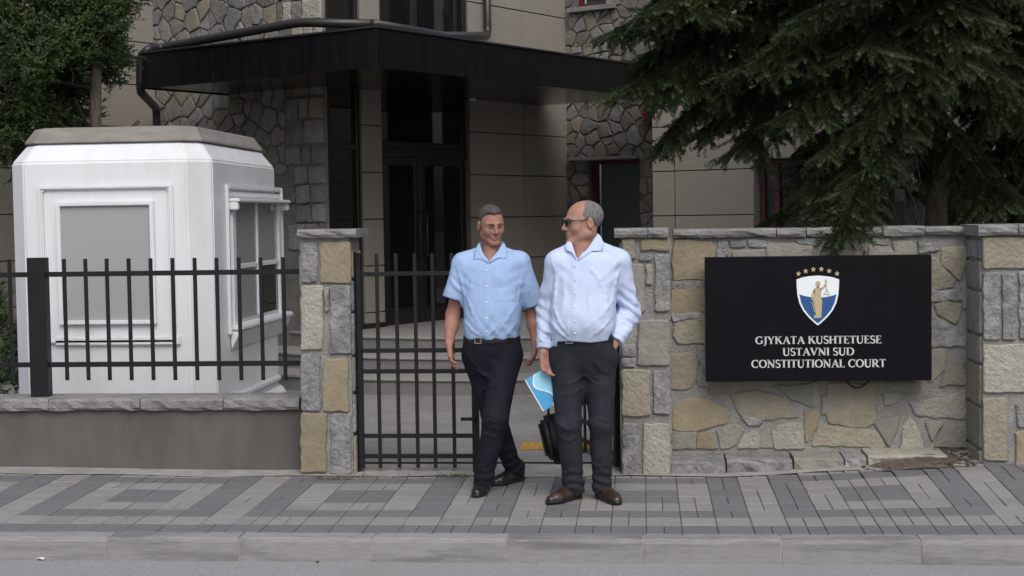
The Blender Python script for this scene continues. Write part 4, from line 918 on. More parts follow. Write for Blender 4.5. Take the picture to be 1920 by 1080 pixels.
class Spruce:
    def __init__(s, base, seed): s.base = np.array(base, float); s.f0 = []; s.f1 = []; s.tw = MB(); s.dead = MB(); s.r = np.random.default_rng(seed)
    def fingers(s, p, d, ln, sp=.062, flen=(.10, .19), hang=.55):
        r = s.r; n = max(1, int(ln/sp)); hd_ = np.array([d[0], d[1], 0]); hd_ /= max(np.linalg.norm(hd_), 1e-6); side = np.array([-hd_[1], hd_[0], 0])
        for i in range(n):
            q = p+d*ln*(i+.5)/n
            for sg_ in (-1, 1):
                a = d*(.55+.25*r.random())+side*sg_*(.55+.35*r.random())+V3(0, 0, -.15-.5*hang*r.random()*2)+r.normal(0, .12, 3); a /= np.linalg.norm(a)
                L_ = r.uniform(*flen)*(1-.35*i/n); s.f0.append(q); s.f1.append(q+a*L_)
            if r.random() < hang:
                a = d*.35+V3(0,0,-1)+r.normal(0, .2, 3); a /= np.linalg.norm(a); s.f0.append(q); s.f1.append(q+a*r.uniform(*flen)*1.1)
        s.f0.append(p+d*ln*.9); s.f1.append(p+d*(ln+flen[1]*.8))
        for i in range(n): s.f0.append(p+d*ln*i/n); s.f1.append(p+d*ln*(i+1)/n)
    def limb(s, p0, p1, droop=.15, dens=1., sec=(.25, .75), start=.2, rad=.018, bare=0.):
        r = s.r; p0 = np.array(p0, float); p1 = np.array(p1, float); n = 14; L_ = np.linalg.norm(p1-p0); pts = []; wob = r.normal(0, .10*L_, 3)*np.array([1, 1, .4])
        for i in range(n+1):
            t = i/n; q = p0+(p1-p0)*t; q = q+V3(0, 0, droop*L_*(math.sin(math.pi*t**.7)))+wob*math.sin(math.pi*t)+V3(0, 0, .05*L_*max(0, t-.75)*4*(t-.75)*4-.05*L_*t**3); pts.append(q)
        s.tw.tube(pts, [rad*(1-.85*i/n) for i in range(n+1)], 5, False)
        pts = np.array(pts); k = int(L_/.078*dens)
        for i in range(k):
            t = start+(1-start)*(i+.5*r.random())/k; x = t*n; j = min(int(x), n-1); q = pts[j]+(pts[j+1]-pts[j])*(x-j); d = pts[j+1]-pts[j]; d /= np.linalg.norm(d)
            hd_ = np.array([d[0], d[1], 0]); hd_ /= np.linalg.norm(hd_); side = np.array([-hd_[1], hd_[0], 0]); sg_ = 1 if i % 2 else -1
            a = d*(.75)+side*sg_*(.75+.4*r.random())+V3(0, 0, -.12-.55*r.random()*(1.1-t)); a /= np.linalg.norm(a)
            ls = (sec[0]+(sec[1]-sec[0])*(1-t)**.7)*r.uniform(.7, 1.15)
            if r.random() < bare:
                s.dead.tube([q, q+a*ls*.5+V3(0,0,-.03), q+a*ls+V3(0,0,-.14*ls)], [.006,.004,.002], 4, False)
                for _ in range(6): b = q+a*ls*r.random(); s.dead.tube([b, b+r.normal(0,.09,3)+V3(0,0,-.09)], [.003,.0015], 3, False)
                continue
            b = a+V3(0, 0, -.35*r.random())+r.normal(0, .18, 3); b /= np.linalg.norm(b); q2 = q+a*ls*.55; s.tw.tube([q, q2, q2+b*ls*.45], [.007,.005,.0025], 4, False); s.fingers(q, a, ls*.55); s.fingers(q2, b, ls*.45)
        j = n-3; d = pts[-1]-pts[j]; ln = np.linalg.norm(d); s.fingers(pts[j], d/ln, ln)
    def build(s, name, label, trunk_r, h, lean=(0, 0), m=96, group=None, needle_len=.029):
        rt = E_(name, tuple(s.base), label, 'tree', group); n = 18; pts = []; rs = []
        for i in range(n+1):
            t = i/n; pts.append(s.base+V3(lean[0]*t*h+.01*math.sin(5*t), lean[1]*t*h, h*t)); rs.append(trunk_r*(1-.8*t)*(1+.12*random.uniform(-1, 1))*(1+.5*max(0, .08-t)/.08))
        MB().tube(pts, rs, 14).build('trunk', MT['bark'], rt, tuple(s.base), smooth=True)
        s.tw.build('limbs', MT['twig'], rt)
        if s.dead.v: tag(s.dead.build('dead_twigs', MT['needle_dead'], rt), kind='stuff')
        F0, F1 = np.array(s.f0), np.array(s.f1)
        V = needles(F0, F1, m, needle_len, .0078, seed=5, fwd=.42, taper=.12); np_mesh(V, 4, MT['needle'], 'crown', rt, tuple(s.base)); return len(V)//4
cnt = []
def tr_at(px, Y, z0): v = onY(px, 405, Y); return (v.x, Y, z0)
b1 = tr_at(1752, 12.0, .1); s1 = Spruce(b1, 11)
def LB(S, b, z0, tip, Yt, **k): v = onY(tip[0], tip[1], Yt); S.limb((b[0], b[1], z0), tuple(v), **k)
# limbs read off the picture: (height on trunk, tip position, tip depth)
for z0, tip, Yt, kw in [
    (3.7, (1150, 60), 11.2, dict(droop=.10)), (3.3, (1185, 165), 11.0, dict(droop=.16)), (3.1, (1255, 250), 11.3, dict(droop=.17)), (2.9, (1400, 280), 10.9, dict(droop=.17, sec=(.2,.5))),
    (3.9, (1300, 20), 10.6, dict(droop=.06)), (3.5, (1420, 120), 10.5, dict(droop=.12)), (3.1, (1480, 215), 10.5, dict(droop=.16)), (2.75, (1540, 285), 10.4, dict(droop=.15, sec=(.2,.5))),
    (2.5, (1578, 436), 9.80, dict(droop=.12, sec=(.10,.38))), (2.4, (1560, 425), 10.0, dict(droop=.10, sec=(.12,.4))), (3.6, (1620, 90), 10.3, dict(droop=.1)), (3.2, (1700, 140), 10.3, dict(droop=.12)), (4.0, (1500, 30), 10.3, dict(droop=.05)),
    (3.3, (1830, 130), 10.5, dict(droop=.12)), (3.9, (1800, 30), 10.5, dict(droop=.05)), (2.6, (1900, 380), 11.2, dict(droop=.10)), (3.0, (1960, 240), 11.0, dict(droop=.14)),
    (3.6, (1250, 100), 12.6, dict(droop=.12)), (3.2, (1340, 200), 12.8, dict(droop=.12)), (3.8, (1500, 70), 13.3, dict(droop=.1)), (3.4, (1640, 60), 13.2, dict(droop=.1)), (3.5, (1215, 110), 11.6, dict(droop=.12)), (3.3, (1300, 165), 10.9, dict(droop=.14)), (3.15, (1330, 235), 11.6, dict(droop=.15)), (3.6, (1200, 30), 10.9, dict(droop=.1)),
    (2.5, (1640, 330), 11.0, dict(droop=.06, bare=.6, sec=(.15,.4))), (2.7, (1690, 260), 10.9, dict(droop=.05, bare=.7, sec=(.15,.35))), (3.0, (1560, 260), 13.0, dict(droop=.1, bare=.3))]:
    LB(s1, b1, z0, tip, Yt, **kw)
for i in range(26):
    az = random.uniform(0, 2*math.pi); z0 = random.uniform(3.9, 6.2); L_ = 2.5-.25*(z0-3.9)
    s1.limb((b1[0], b1[1], z0), (b1[0]+L_*math.cos(az), b1[1]+L_*math.sin(az), z0-.35), droop=.08, dens=.8)
cnt.append(s1.build('spruce_tree', 'tall dark spruce with bare lower trunk behind the black sign', .098, 7.0, (.004, 0)))
b2 = tr_at(1662, 13.3, .1); s2 = Spruce(b2, 23)
for i in range(34):
    az = random.uniform(0, 2*math.pi); z0 = 1.5+i*.13; L_ = random.uniform(.7, 1.15)+.25*(z0 > 2.6)
    s2.limb((b2[0], b2[1], z0), (b2[0]+L_*math.cos(az), b2[1]+L_*math.sin(az), z0-.35), droop=.12, dens=.75, bare=.55 if z0 < 3 else .1)
LB(s2, b2, 2.0, (1545, 405), 11.6, droop=.14, sec=(.15,.35)); LB(s2, b2, 2.2, (1560, 370), 11.2, droop=.1, sec=(.15,.35)); LB(s2, b2, 1.9, (1620, 420), 11.4, droop=.12, sec=(.15,.4), bare=.2)
cnt.append(s2.build('spruce_tree', 'narrow shaded spruce with many dead twigs behind the bare trunk', .075, 6.5))
b3 = tr_at(2010, 12.4, .1); s3 = Spruce(b3, 31)
for i in range(40):
    az = math.pi+random.uniform(-1.25, 1.1); z0 = 1.55+i*.1; L_ = random.uniform(.7, 1.1) if z0 > 3.1 else random.uniform(.5, .9)
    s3.limb((b3[0], b3[1], z0), (b3[0]+L_*math.cos(az), b3[1]+L_*math.sin(az), z0-.35), droop=.14, dens=.85, bare=.15 if z0 < 2.4 else 0)
cnt.append(s3.build('spruce_tree', 'spruce with low dense branches over the broad corner pillar', .1, 7.0))
# cypress-like conifer behind the booth
bj = tr_at(186, 13.4, .1); sj = Spruce(bj, 41)
class Cy(Spruce): pass
def spray(S, c, out, n, size):
    r = S.r
    for i in range(n):
        a = out*.8+r.normal(0, .55, 3)+V3(0, 0, .35); a /= np.linalg.norm(a); q = c+r.normal(0, size*.35, 3); L_ = r.uniform(.07, .15)
        S.f0.append(q); S.f1.append(q+a*L_)
        for k in range(3):
            b = a+r.normal(0, .5, 3); b /= np.linalg.norm(b); qq = q+a*L_*r.random(); S.f0.append(qq); S.f1.append(qq+b*L_*.6)
cj = onY(88, 60, 13.4); r = sj.r
for i in range(1500):
    u_ = r.normal(0, 1, 3); u_ /= np.linalg.norm(u_); rr = r.uniform(.55, 1.02)**.6
    lump = 1+.16*math.sin(5*u_[0]+3*u_[2]+1)+.12*math.sin(9*u_[2]-4*u_[1])
    c = np.array(cj)+u_*V3(.70, .8, 1.32)*rr*lump
    if c[2] < 1.75+1.35*sst(-.5, -.12, c[0]-bj[0]) : continue
    spray(sj, c, u_, 7, .13)
for i in range(26):
    z0 = r.uniform(2.2, 4.3); az = r.uniform(0, 6.28); L_ = r.uniform(.4, .8); c = np.array([bj[0], bj[1], z0]); d = np.array([math.cos(az)-.35, math.sin(az), .25]); sj.tw.tube([c, c+d*L_*.5, c+d*L_+V3(0,0,.1)], [.022,.014,.006], 5, False)
rt = E_('cypress_tree', tuple(bj), 'dense green cypress with reddish trunk behind the white booth', 'tree')
MB().tube([np.array(bj)+V3(.02*math.sin(i), 0, i*.45) for i in range(11)], [.075*(1-.05*i)*(1+.1*random.uniform(-1,1)) for i in range(11)], 12).build('trunk', MT['bark'], rt, tuple(bj), smooth=True)
sj.tw.build('limbs', MT['twig'], rt)
V = needles(np.array(sj.f0), np.array(sj.f1), 16, .026, .011, spread=.75, fwd=.7, seed=8); np_mesh(V, 4, MT['thuja'], 'crown', rt, tuple(bj)); cnt.append(len(V)//4)
# hedge glimpsed past the booth
bh = (onY(-10, 600, 11.6).x-.1, 11.6, .05); sh = Spruce(bh, 51)
for i in range(120):
    u_ = sh.r.normal(0, 1, 3); u_ /= np.linalg.norm(u_); c = np.array(bh)+V3(-.1, .3, .62)+u_*V3(.3, .35, .55)*sh.r.uniform(.4, 1); spray(sh, c, u_, 6, .1)
rh = E_('bush', bh, 'low dark bush beside the white booth behind the fence', 'bush'); MB().tube([np.array(bh)+V3(-.1,.3,0), np.array(bh)+V3(-.1,.3,.6)], [.03,.015], 7).build('stem', MT['bark'], rh)
V = needles(np.array(sh.f0), np.array(sh.f1), 12, .026, .012, seed=9); np_mesh(V, 4, MT['thuja'], 'foliage', rh, bh)
print('needle quads', cnt)
# weeds and dry leaves at the pillar foot
mb = MB()
for (px, py, n, sprd) in ((625, 897, 130, .085), (850, 893, 90, .09), (600, 882, 16, .05), (870, 897, 20, .08), (235, 878, 22, .12), (672, 893, 20, .06)):
    c = onPl(px, py, Vector((0,0,.03)), ZU)
    for i in range(n):
        x = c.x+random.gauss(0, sprd); y = c.y+random.gauss(0, .018); a = random.uniform(0, 6.28); l = random.uniform(.015, .05); z = gz(x, y)+.006
        mb.add([(x, y, z), (x+l*math.cos(a)*.6+.003, y+l*math.sin(a)*.3, z+l*.35), (x+l*math.cos(a), y+l*math.sin(a)*.5, z+l*.5), (x+l*math.cos(a)*.6-.003, y+l*math.sin(a)*.3+.004, z+l*.4)], [(0,1,2,3)])
tag(mb.build('weeds', MT['weed']), 'small weeds and dry leaves at the foot of the gate pillars', 'weeds', kind='stuff')
def scrap(px, py, z, s, m, label, nm='litter'):
    c = onPl(px, py, Vector((0,0,z)), ZU); mb = MB(); n = 7
    vs = [(c.x+s*(1+.3*random.uniform(-1,1))*math.cos(k*6.283/n), c.y+.6*s*math.sin(k*6.283/n), z+.004+random.uniform(0,.012)) for k in range(n)]
    vs += [(x, y, zz+.004) for x, y, zz in vs]; mb.add(vs, [tuple(range(n))[::-1], tuple(range(n, 2*n))]+[(k, (k+1)%n, (k+1)%n+n, k+n) for k in range(n)])
    tag(mb.build(nm, MT[m], None, 'c'), label, 'litter')
scrap(77, 1051, -.125, .022, 'paper', 'white scrap of paper on the asphalt below the kerb')
scrap(1788, 886, .07, .022, 'red_box', 'red scrap lying in the soil below the sign wall')
scrap(1578, 880, .03, .012, 'paper', 'small white scrap before the ledge stones')
scrap(596, 1058, -.125, .010, 'frame', 'small black scrap on the asphalt')
# ------------------------------------------------------------------ people: smooth implicit bodies turned into one continuous mesh each
def npv(v): return np.array([v[0], v[1], v[2]], np.float32)
class Field:
    def __init__(s, lo, hi, h, fine=()):
        def axis(a, b, k):
            c = [a]
            while c[-1] < b:
                st_ = h
                for f in fine:
                    if f[0][k] <= c[-1] <= f[1][k]: st_ = min(st_, f[2])
                c.append(c[-1]+st_)
            return np.array(c, np.float32)
        s.x, s.y, s.z = axis(lo[0], hi[0], 0), axis(lo[1], hi[1], 1), axis(lo[2], hi[2], 2)
        s.S = np.full((len(s.x), len(s.y), len(s.z)), .25, np.float32)
    def sl(s, lo, hi, m):
        r = []
        for c, a, b in zip((s.x, s.y, s.z), lo, hi): i = int(np.searchsorted(c, a-m)); j = int(np.searchsorted(c, b+m)); r.append(slice(max(i-1, 0), min(j+1, len(c))))
        return tuple(r)
    def grid(s, q): return s.x[q[0]][:, None, None], s.y[q[1]][None, :, None], s.z[q[2]][None, None, :]
    def merge(s, q, d, k, op='u'):
        A = s.S[q]
        if op == 'u':
            h_ = np.clip(.5+.5*(A-d)/k, 0, 1); s.S[q] = A+(d-A)*h_-k*h_*(1-h_)
        elif op == 's':
            d = -d; h_ = np.clip(.5-.5*(A-d)/k, 0, 1); s.S[q] = A+(d-A)*h_+k*h_*(1-h_)
    def cone(s, a, ra, b, rb, k=.02, op='u', M=None, o=None, flat=None):
        a = npv(a); b = npv(b); m = k+.03; R = max(ra, rb)
        if M is not None: wa, wb = M@a+o, M@b+o
        else: wa, wb = a, b
        q = s.sl(np.minimum(wa, wb)-R, np.maximum(wa, wb)+R, m); X, Y, Z = s.grid(q); ab = wb-wa; L2 = float(ab@ab)+1e-9
        t = np.clip(((X-wa[0])*ab[0]+(Y-wa[1])*ab[1]+(Z-wa[2])*ab[2])/L2, 0, 1)
        d = np.sqrt((X-wa[0]-t*ab[0])**2+(Y-wa[1]-t*ab[1])**2+(Z-wa[2]-t*ab[2])**2)-(ra+(rb-ra)*t); s.merge(q, d, k, op)
    def ell(s, c, r, k=.02, op='u', M=None, o=None):
        c = npv(c); r = npv(r); M_ = M if M is not None else np.eye(3, dtype=np.float32); wc = M_@c+(o if o is not None else 0); R = float(r.max())
        q = s.sl(wc-R, wc+R, k+.03); X, Y, Z = s.grid(q); dx, dy, dz = X-wc[0], Y-wc[1], Z-wc[2]
        l = [M_[0, i]*dx+M_[1, i]*dy+M_[2, i]*dz for i in range(3)]
        k0 = np.sqrt(sum((l[i]/r[i])**2 for i in range(3))); k1 = np.sqrt(sum((l[i]/r[i]**2)**2 for i in range(3)))+1e-6
        s.merge(q, k0*(k0-1)/k1, k, op)
    def loft(s, secs, yaw=0., n=2.3, k=.03, op='u'):
        """secs: (z, cx, cy, half width, half depth)"""
        A = np.array(sorted(secs), np.float32); zz = A[:, 0]
        lo = ((A[:,1]-A[:,3]-A[:,4]).min(), (A[:,2]-A[:,3]-A[:,4]).min(), zz[0]); hi = ((A[:,1]+A[:,3]+A[:,4]).max(), (A[:,2]+A[:,3]+A[:,4]).max(), zz[-1])
        q = s.sl(lo, hi, k+.03); X, Y, Z = s.grid(q); z1 = Z.ravel()
        def sm(c):   # smooth interpolation
            i = np.clip(np.searchsorted(zz, z1)-1, 0, len(zz)-2); t = np.clip((z1-zz[i])/(zz[i+1]-zz[i]), 0, 1); v = A[:, c]
            m = np.gradient(v, zz); h_ = zz[i+1]-zz[i]; t2, t3_ = t*t, t*t*t
            return ((2*t3_-3*t2+1)*v[i]+(t3_-2*t2+t)*h_*m[i]+(-2*t3_+3*t2)*v[i+1]+(t3_-t2)*h_*m[i+1])[None, None, :]
        cx_, cy_, a, b = sm(1), sm(2), sm(3), sm(4); c, s_ = math.cos(yaw), math.sin(yaw)
        dx, dy = X-cx_, Y-cy_; lx, ly = c*dx+s_*dy, -s_*dx+c*dy
        f = (np.abs(lx/a)**n+np.abs(ly/b)**n)**(1/n); d = (f-1)*np.minimum(a, b)
        d = np.maximum(d, np.maximum(zz[0]-Z, Z-zz[-1])); s.merge(q, d, k, op)
    def apply(s, fn): s.S = fn(s.S, s.x[:, None, None], s.y[None, :, None], s.z[None, None, :]).astype(np.float32)
    def front(s, x, z):
        i = int(np.clip(np.searchsorted(s.x, x), 0, len(s.x)-1)); k = int(np.clip(np.searchsorted(s.z, z), 0, len(s.z)-1)); c = np.where(s.S[i, :, k] < 0)[0]
        return float(s.y[c[0]]) if len(c) else None
    def at(s, p):
        i = [int(np.clip(np.searchsorted(c, v), 0, len(c)-1)) for c, v in zip((s.x, s.y, s.z), p)]; return float(s.S[tuple(i)])
    def fold(s, pts, r=.008, k=.014, sink=.45):
        """a raised crease running over the front of the cloth through (x, z) points"""
        q = []
        for (x0, z0), (x1, z1) in zip(pts[:-1], pts[1:]):
            for t in (0, .5):
                x, z = x0+(x1-x0)*t, z0+(z1-z0)*t; y = s.front(x, z)
                if y is not None: q.append((x, y+r*sink, z))
        x, z = pts[-1]; y = s.front(x, z)
        if y is not None: q.append((x, y+r*sink, z))
        n = len(q)
        for i in range(n-1):
            ra = r*(.25+.75*math.sin(math.pi*(i+.5)/n)); rb = r*(.25+.75*math.sin(math.pi*min(1, (i+1.5)/n)))
            if abs(q[i+1][1]-q[i][1]) < .05: s.cone(q[i], ra, q[i+1], rb, k)
    def mesh(s, smooth_it=2):
        S = s.S; I = S < 0; n = [d-1 for d in S.shape]
        cs_ = np.zeros(n, np.int8); 
        for a in (0, 1):
            for b in (0, 1):
                for c in (0, 1): cs_ += I[a:a+n[0], b:b+n[1], c:c+n[2]]
        act = (cs_ > 0) & (cs_ < 8); idx = np.full(n, -1, np.int32); ijk = np.argwhere(act); idx[act] = np.arange(len(ijk))
        i, j, k = ijk.T; P = np.zeros((len(ijk), 3)); W = np.zeros(len(ijk)); ax = (s.x, s.y, s.z); off = [(a, b, c) for a in (0, 1) for b in (0, 1) for c in (0, 1)]
        for A in off:
            for d in range(3):
                if A[d]: continue
                B = list(A); B[d] = 1
                va = S[i+A[0], j+A[1], k+A[2]]; vb = S[i+B[0], j+B[1], k+B[2]]; cr = (va < 0) != (vb < 0); t = np.where(cr, va/np.where(cr, va-vb, 1), 0)
                p = np.stack([s.x[i+A[0]], s.y[j+A[1]], s.z[k+A[2]]], 1).astype(float); g = (i, j, k)[d]; p[:, d] += t*(ax[d][g+1]-ax[d][g]); P += p*cr[:, None]; W += cr
        P /= W[:, None]; Q = []
        for d in range(3):
            e = [(1, 2), (2, 0), (0, 1)][d]; sl0 = [slice(None)]*3; sl1 = [slice(None)]*3; sl0[d] = slice(0, -1); sl1[d] = slice(1, None)
            for m_ in e: sl0[m_] = slice(1, -1); sl1[m_] = slice(1, -1)
            a, b = I[tuple(sl0)], I[tuple(sl1)]; c = np.argwhere(a != b); sgn = a[tuple(c.T)]
            c[:, e[0]] += 1; c[:, e[1]] += 1
            def at(o0, o1): cc = c.copy(); cc[:, e[0]] -= o0; cc[:, e[1]] -= o1; return idx[tuple(cc.T)]
            q = np.stack([at(1, 1), at(0, 1), at(0, 0), at(1, 0)], 1); q[~sgn] = q[~sgn][:, ::-1]; Q.append(q)
        Q = np.concatenate(Q); Q = Q[(Q >= 0).all(1)]
        for _ in range(smooth_it):
            acc = np.zeros_like(P); ct = np.zeros(len(P))
            for a in range(4):
                for b in ((a+1) % 4, (a+3) % 4): np.add.at(acc, Q[:, a], P[Q[:, b]]); np.add.at(ct, Q[:, a], 1)
            P = P*.45+.55*acc/np.maximum(ct, 1)[:, None]
        return P, Q
def q_mesh(P, Q, mats, name, parent, origin, slot=None):
    me = bpy.data.meshes.new(name); me.vertices.add(len(P)); me.vertices.foreach_set('co', (P-np.array(origin)).astype(np.float32).ravel())
    me.loops.add(len(Q)*4); me.loops.foreach_set('vertex_index', Q.astype(np.int32).ravel()); me.polygons.add(len(Q)); me.polygons.foreach_set('loop_start', np.arange(0, len(Q)*4, 4, dtype=np.int32))
    if slot is not None: me.polygons.foreach_set('material_index', slot.astype(np.int32))
    me.update(); me.validate(); me.shade_smooth()
    o = bpy.data.objects.new(name, me); COL.objects.link(o)
    for m in (mats if isinstance(mats, list) else [mats]): me.materials.append(m)
    ORG[o.name] = Vector(origin)
    if parent: o.parent = parent; o.location = Vector(origin)-wloc(parent)
    else: o.location = origin
    return o
def eul(yaw, pitch, roll): return np.array(Matrix.Rotation(yaw, 3, 'Z')@Matrix.Rotation(pitch, 3, 'X')@Matrix.Rotation(roll, 3, 'Y'), np.float32)
def head_sdf(F, M, o, sc=1., heavy=0.):
    c = lambda a, ra, b, rb, k, op='u': F.cone(np.array(a)*sc, ra*sc, np.array(b)*sc, rb*sc, k*sc, op, M, o)
    e = lambda p, r_, k, op='u': F.ell(np.array(p)*sc, np.array(r_)*sc, k*sc, op, M, o)
    e((0,.014,.036), (.077,.098,.082), .01); e((0,-.028,-.02), (.065+.004*heavy,.068,.092), .03)
    for s_ in (-1, 1):
        c((s_*(.050+.006*heavy),.0,-.062), .022+.004*heavy, (s_*.018,-.066,-.103), .018+.004*heavy, .03)
        e((s_*.043,-.062,-.026), (.020,.018,.022), .03)
        c((s_*.012,-.088,.022), .010, (s_*.050,-.070,.020), .009, .014)
    c((-.010,-.080,-.104), .018, (.010,-.080,-.104), .018, .02)
    for s_ in (-1, 1): e((s_*.031,-.100,.001), (.019,.017,.013), .012, 's')
    for s_ in (-1, 1): e((s_*.031,-.078,.0), (.0125,.0125,.0115), .003); c((s_*.017,-.086,.0085), .004, (s_*.046,-.080,.0075), .004, .004)
    c((0,-.090,.016), .009, (0,-.112,-.026), .0115, .010); e((0,-.111,-.030), (.013,.012,.010), .006)
    for s_ in (-1, 1): e((s_*.0125,-.099,-.034), (.0085,.011,.0085), .006)
    e((0,-.086,-.062), (.026,.014,.018), .012)
    c((-.019,-.092,-.062), .0055, (.019,-.092,-.062), .0055, .006); c((-.016,-.092,-.0735), .0065, (.016,-.092,-.0735), .0065, .006); c((-.017,-.0985,-.0685), .0024, (0,-.1005,-.067), .0024, .004, 's'); c((.017,-.0985,-.0685), .0024, (0,-.1005,-.067), .0024, .004, 's')
    for s_ in (-1, 1):
        e((s_*.081,.014,-.006), (.009,.019,.032), .006); e((s_*.089,.010,-.004), (.006,.010,.018), .005, 's')
def hair_mesh(M, o, sc, kind, mat, parent):
    F = Field(o-.16*sc, o+.17*sc, .0045); e = lambda p, r_, k: F.ell(np.array(p)*sc, np.array(r_)*sc, k, 'u', M, o)
    if kind == 'short': e((0,.012,.042), (.0785,.099,.0865), .01); e((0,-.035,.088), (.052,.042,.030), .02)
    else: e((0,.020,.036), (.0825,.0985,.0835), .01)
    Mi = M.T
    def mask(S, X, Y, Z):
        dx, dy, dz = X-o[0], Y-o[1], Z-o[2]; l = [(Mi[i, 0]*dx+Mi[i, 1]*dy+Mi[i, 2]*dz)/sc for i in range(3)]; x, y, z = l
        if kind == 'short':
            zl = np.where(y < .034, .012, .012-(y-.034)*2.2); zl = np.maximum(zl, -.062)
            m = np.minimum(.072-.25*np.clip(-.03-y, 0, 1)*-1-z+.25*np.abs(x)*np.clip((-.02-y)*20, 0, 1), np.maximum(-.022+.35*np.clip(z-.02, 0, 1)*-1-y, zl-z))
            m = m+.0025*np.sin(160*x)+.002*np.sin(250*x+180*y+90*z)
        else:
            zl = np.where(y < .034, .014, .014-(y-.034)*2.2); zl = np.maximum(zl, -.062)
            y0 = -.030+.42*np.clip(z-.03, 0, 1)+.25*np.clip(.05-np.abs(x), 0, 1)
            m = np.maximum(y0-y, zl-z)+.0025*np.sin(170*y+60*z)+.002*np.sin(240*x+120*z)
        tex = .0016*np.sin(330*x+60*y)*np.sin(150*y+40*z+3*np.sin(90*x))
        return np.maximum(S+tex, m*.7)
    F.apply(mask); P, Q = F.mesh(1); return q_mesh(P, Q, mat, 'hair', parent, tuple(o))
def hand(F, w_, d, n, thumb, curl, sc=1., rel=None, k=.008):
    """w_: wrist; d: finger direction; n: palm normal; thumb: +1/-1 side along s"""
    d = np.array(d, float); d /= np.linalg.norm(d); n = np.array(n, float); n -= d*(n@d); n /= np.linalg.norm(n); s_ = np.cross(d, n)*thumb; w_ = np.array(w_, float)
    P = lambda a, b, c: w_+(d*a+s_*b+n*c)*sc
    for b in (-.026, -.009, .009, .026): F.cone(P(.0, b*.6, 0), .017*sc, P(.082, b, .004), .0135*sc, .012)
    L_ = [.074, .086, .080, .062]; off = [.029, .0098, -.0098, -.0285]
    for i in range(4):
        p = P(.082+(.006 if i in (1, 2) else 0), off[i], .003); ang = 0.; seg = [.46, .31, .23]
        for j in range(3):
            ang += curl*(.8+.12*i)*(1.0 if j else .7); dv = d*math.cos(ang)+n*math.sin(ang)+s_*off[i]*1.6*(1 if j == 0 else .4); dv /= np.linalg.norm(dv); q = p+dv*L_[i]*seg[j]*sc
            F.cone(p, (.0095-.0008*j)*sc, q, (.0088-.0010*j)*sc, .004); p = q
    p = P(.022, .026, .006); a = s_*.62+d*.72+n*.25; a /= np.linalg.norm(a); q = p+a*.046*sc; F.cone(p, .0145*sc, q, .0105*sc, .012); b = s_*.2+d*.9+n*.4; b /= np.linalg.norm(b); F.cone(q, .0105*sc, q+b*.032*sc, .0085*sc, .005)
def wr(P, seed, fx, amp):
    pass
def noise3(X, Y, Z, seed, f, n=5):
    r = np.random.default_rng(seed); a = 0.
    for i in range(n):
        v = r.normal(0, 1, 3)*f; a = a+np.sin(v[0]*X+v[1]*Y+v[2]*Z+r.uniform(0, 6.28))
    return a/n
def shoe(parent, ankle, toe, zg, mat, ln=.285, lift=0.):
    """ankle: world point above the heel; toe: unit xy direction"""
    t = Vector((toe[0], toe[1], 0)).normalized(); s_ = Vector((-t.y, t.x, 0)); a = Vector((ankle[0], ankle[1], zg)); heel = a-t*.055; tp = heel+t*ln
    F = Field((min(heel.x, tp.x)-.1, min(heel.y, tp.y)-.1, zg-.02), (max(heel.x, tp.x)+.1, max(heel.y, tp.y)+.1, zg+.17), .005)
    pt = lambda f, sd, z: npv(heel+t*(f*ln)+s_*sd+Vector((0, 0, z)))
    F.cone(pt(.13,0,.045), .0355, pt(.13,0,.10), .040, .02); F.cone(pt(.13,0,.03), .036, pt(.45,0,.032), .036, .02); F.cone(pt(.13,0,.08), .036, pt(.55,.0,.035), .034, .03)
    F.cone(pt(.45,.004,.028), .040, pt(.72,.006,.022), .041, .02); F.cone(pt(.70,.006,.022), .040, pt(.87,.0,.018), .032, .02)
    F.apply(lambda S, X, Y, Z: np.maximum(S, zg+.016-Z)); P, Q = F.mesh(2); o = q_mesh(P, Q, mat, 'shoe', parent, (a.x, a.y, zg))
    F = Field((min(heel.x, tp.x)-.1, min(heel.y, tp.y)-.1, zg-.02), (max(heel.x, tp.x)+.1, max(heel.y, tp.y)+.1, zg+.06), .004)
    F.cone(pt(.13,0,.012), .039, pt(.45,0,.012), .035, .02); F.cone(pt(.45,.004,.012), .041, pt(.72,.006,.012), .0445, .02); F.cone(pt(.70,.006,.012), .0435, pt(.88,0,.012), .034, .02)
    F.apply(lambda S, X, Y, Z: np.maximum(np.maximum(S, Z-(zg+.021)), zg+.001-Z)); P, Q = F.mesh(1); q_mesh(P, Q, MT['leather'], 'sole', o, (a.x, a.y, zg)); return o
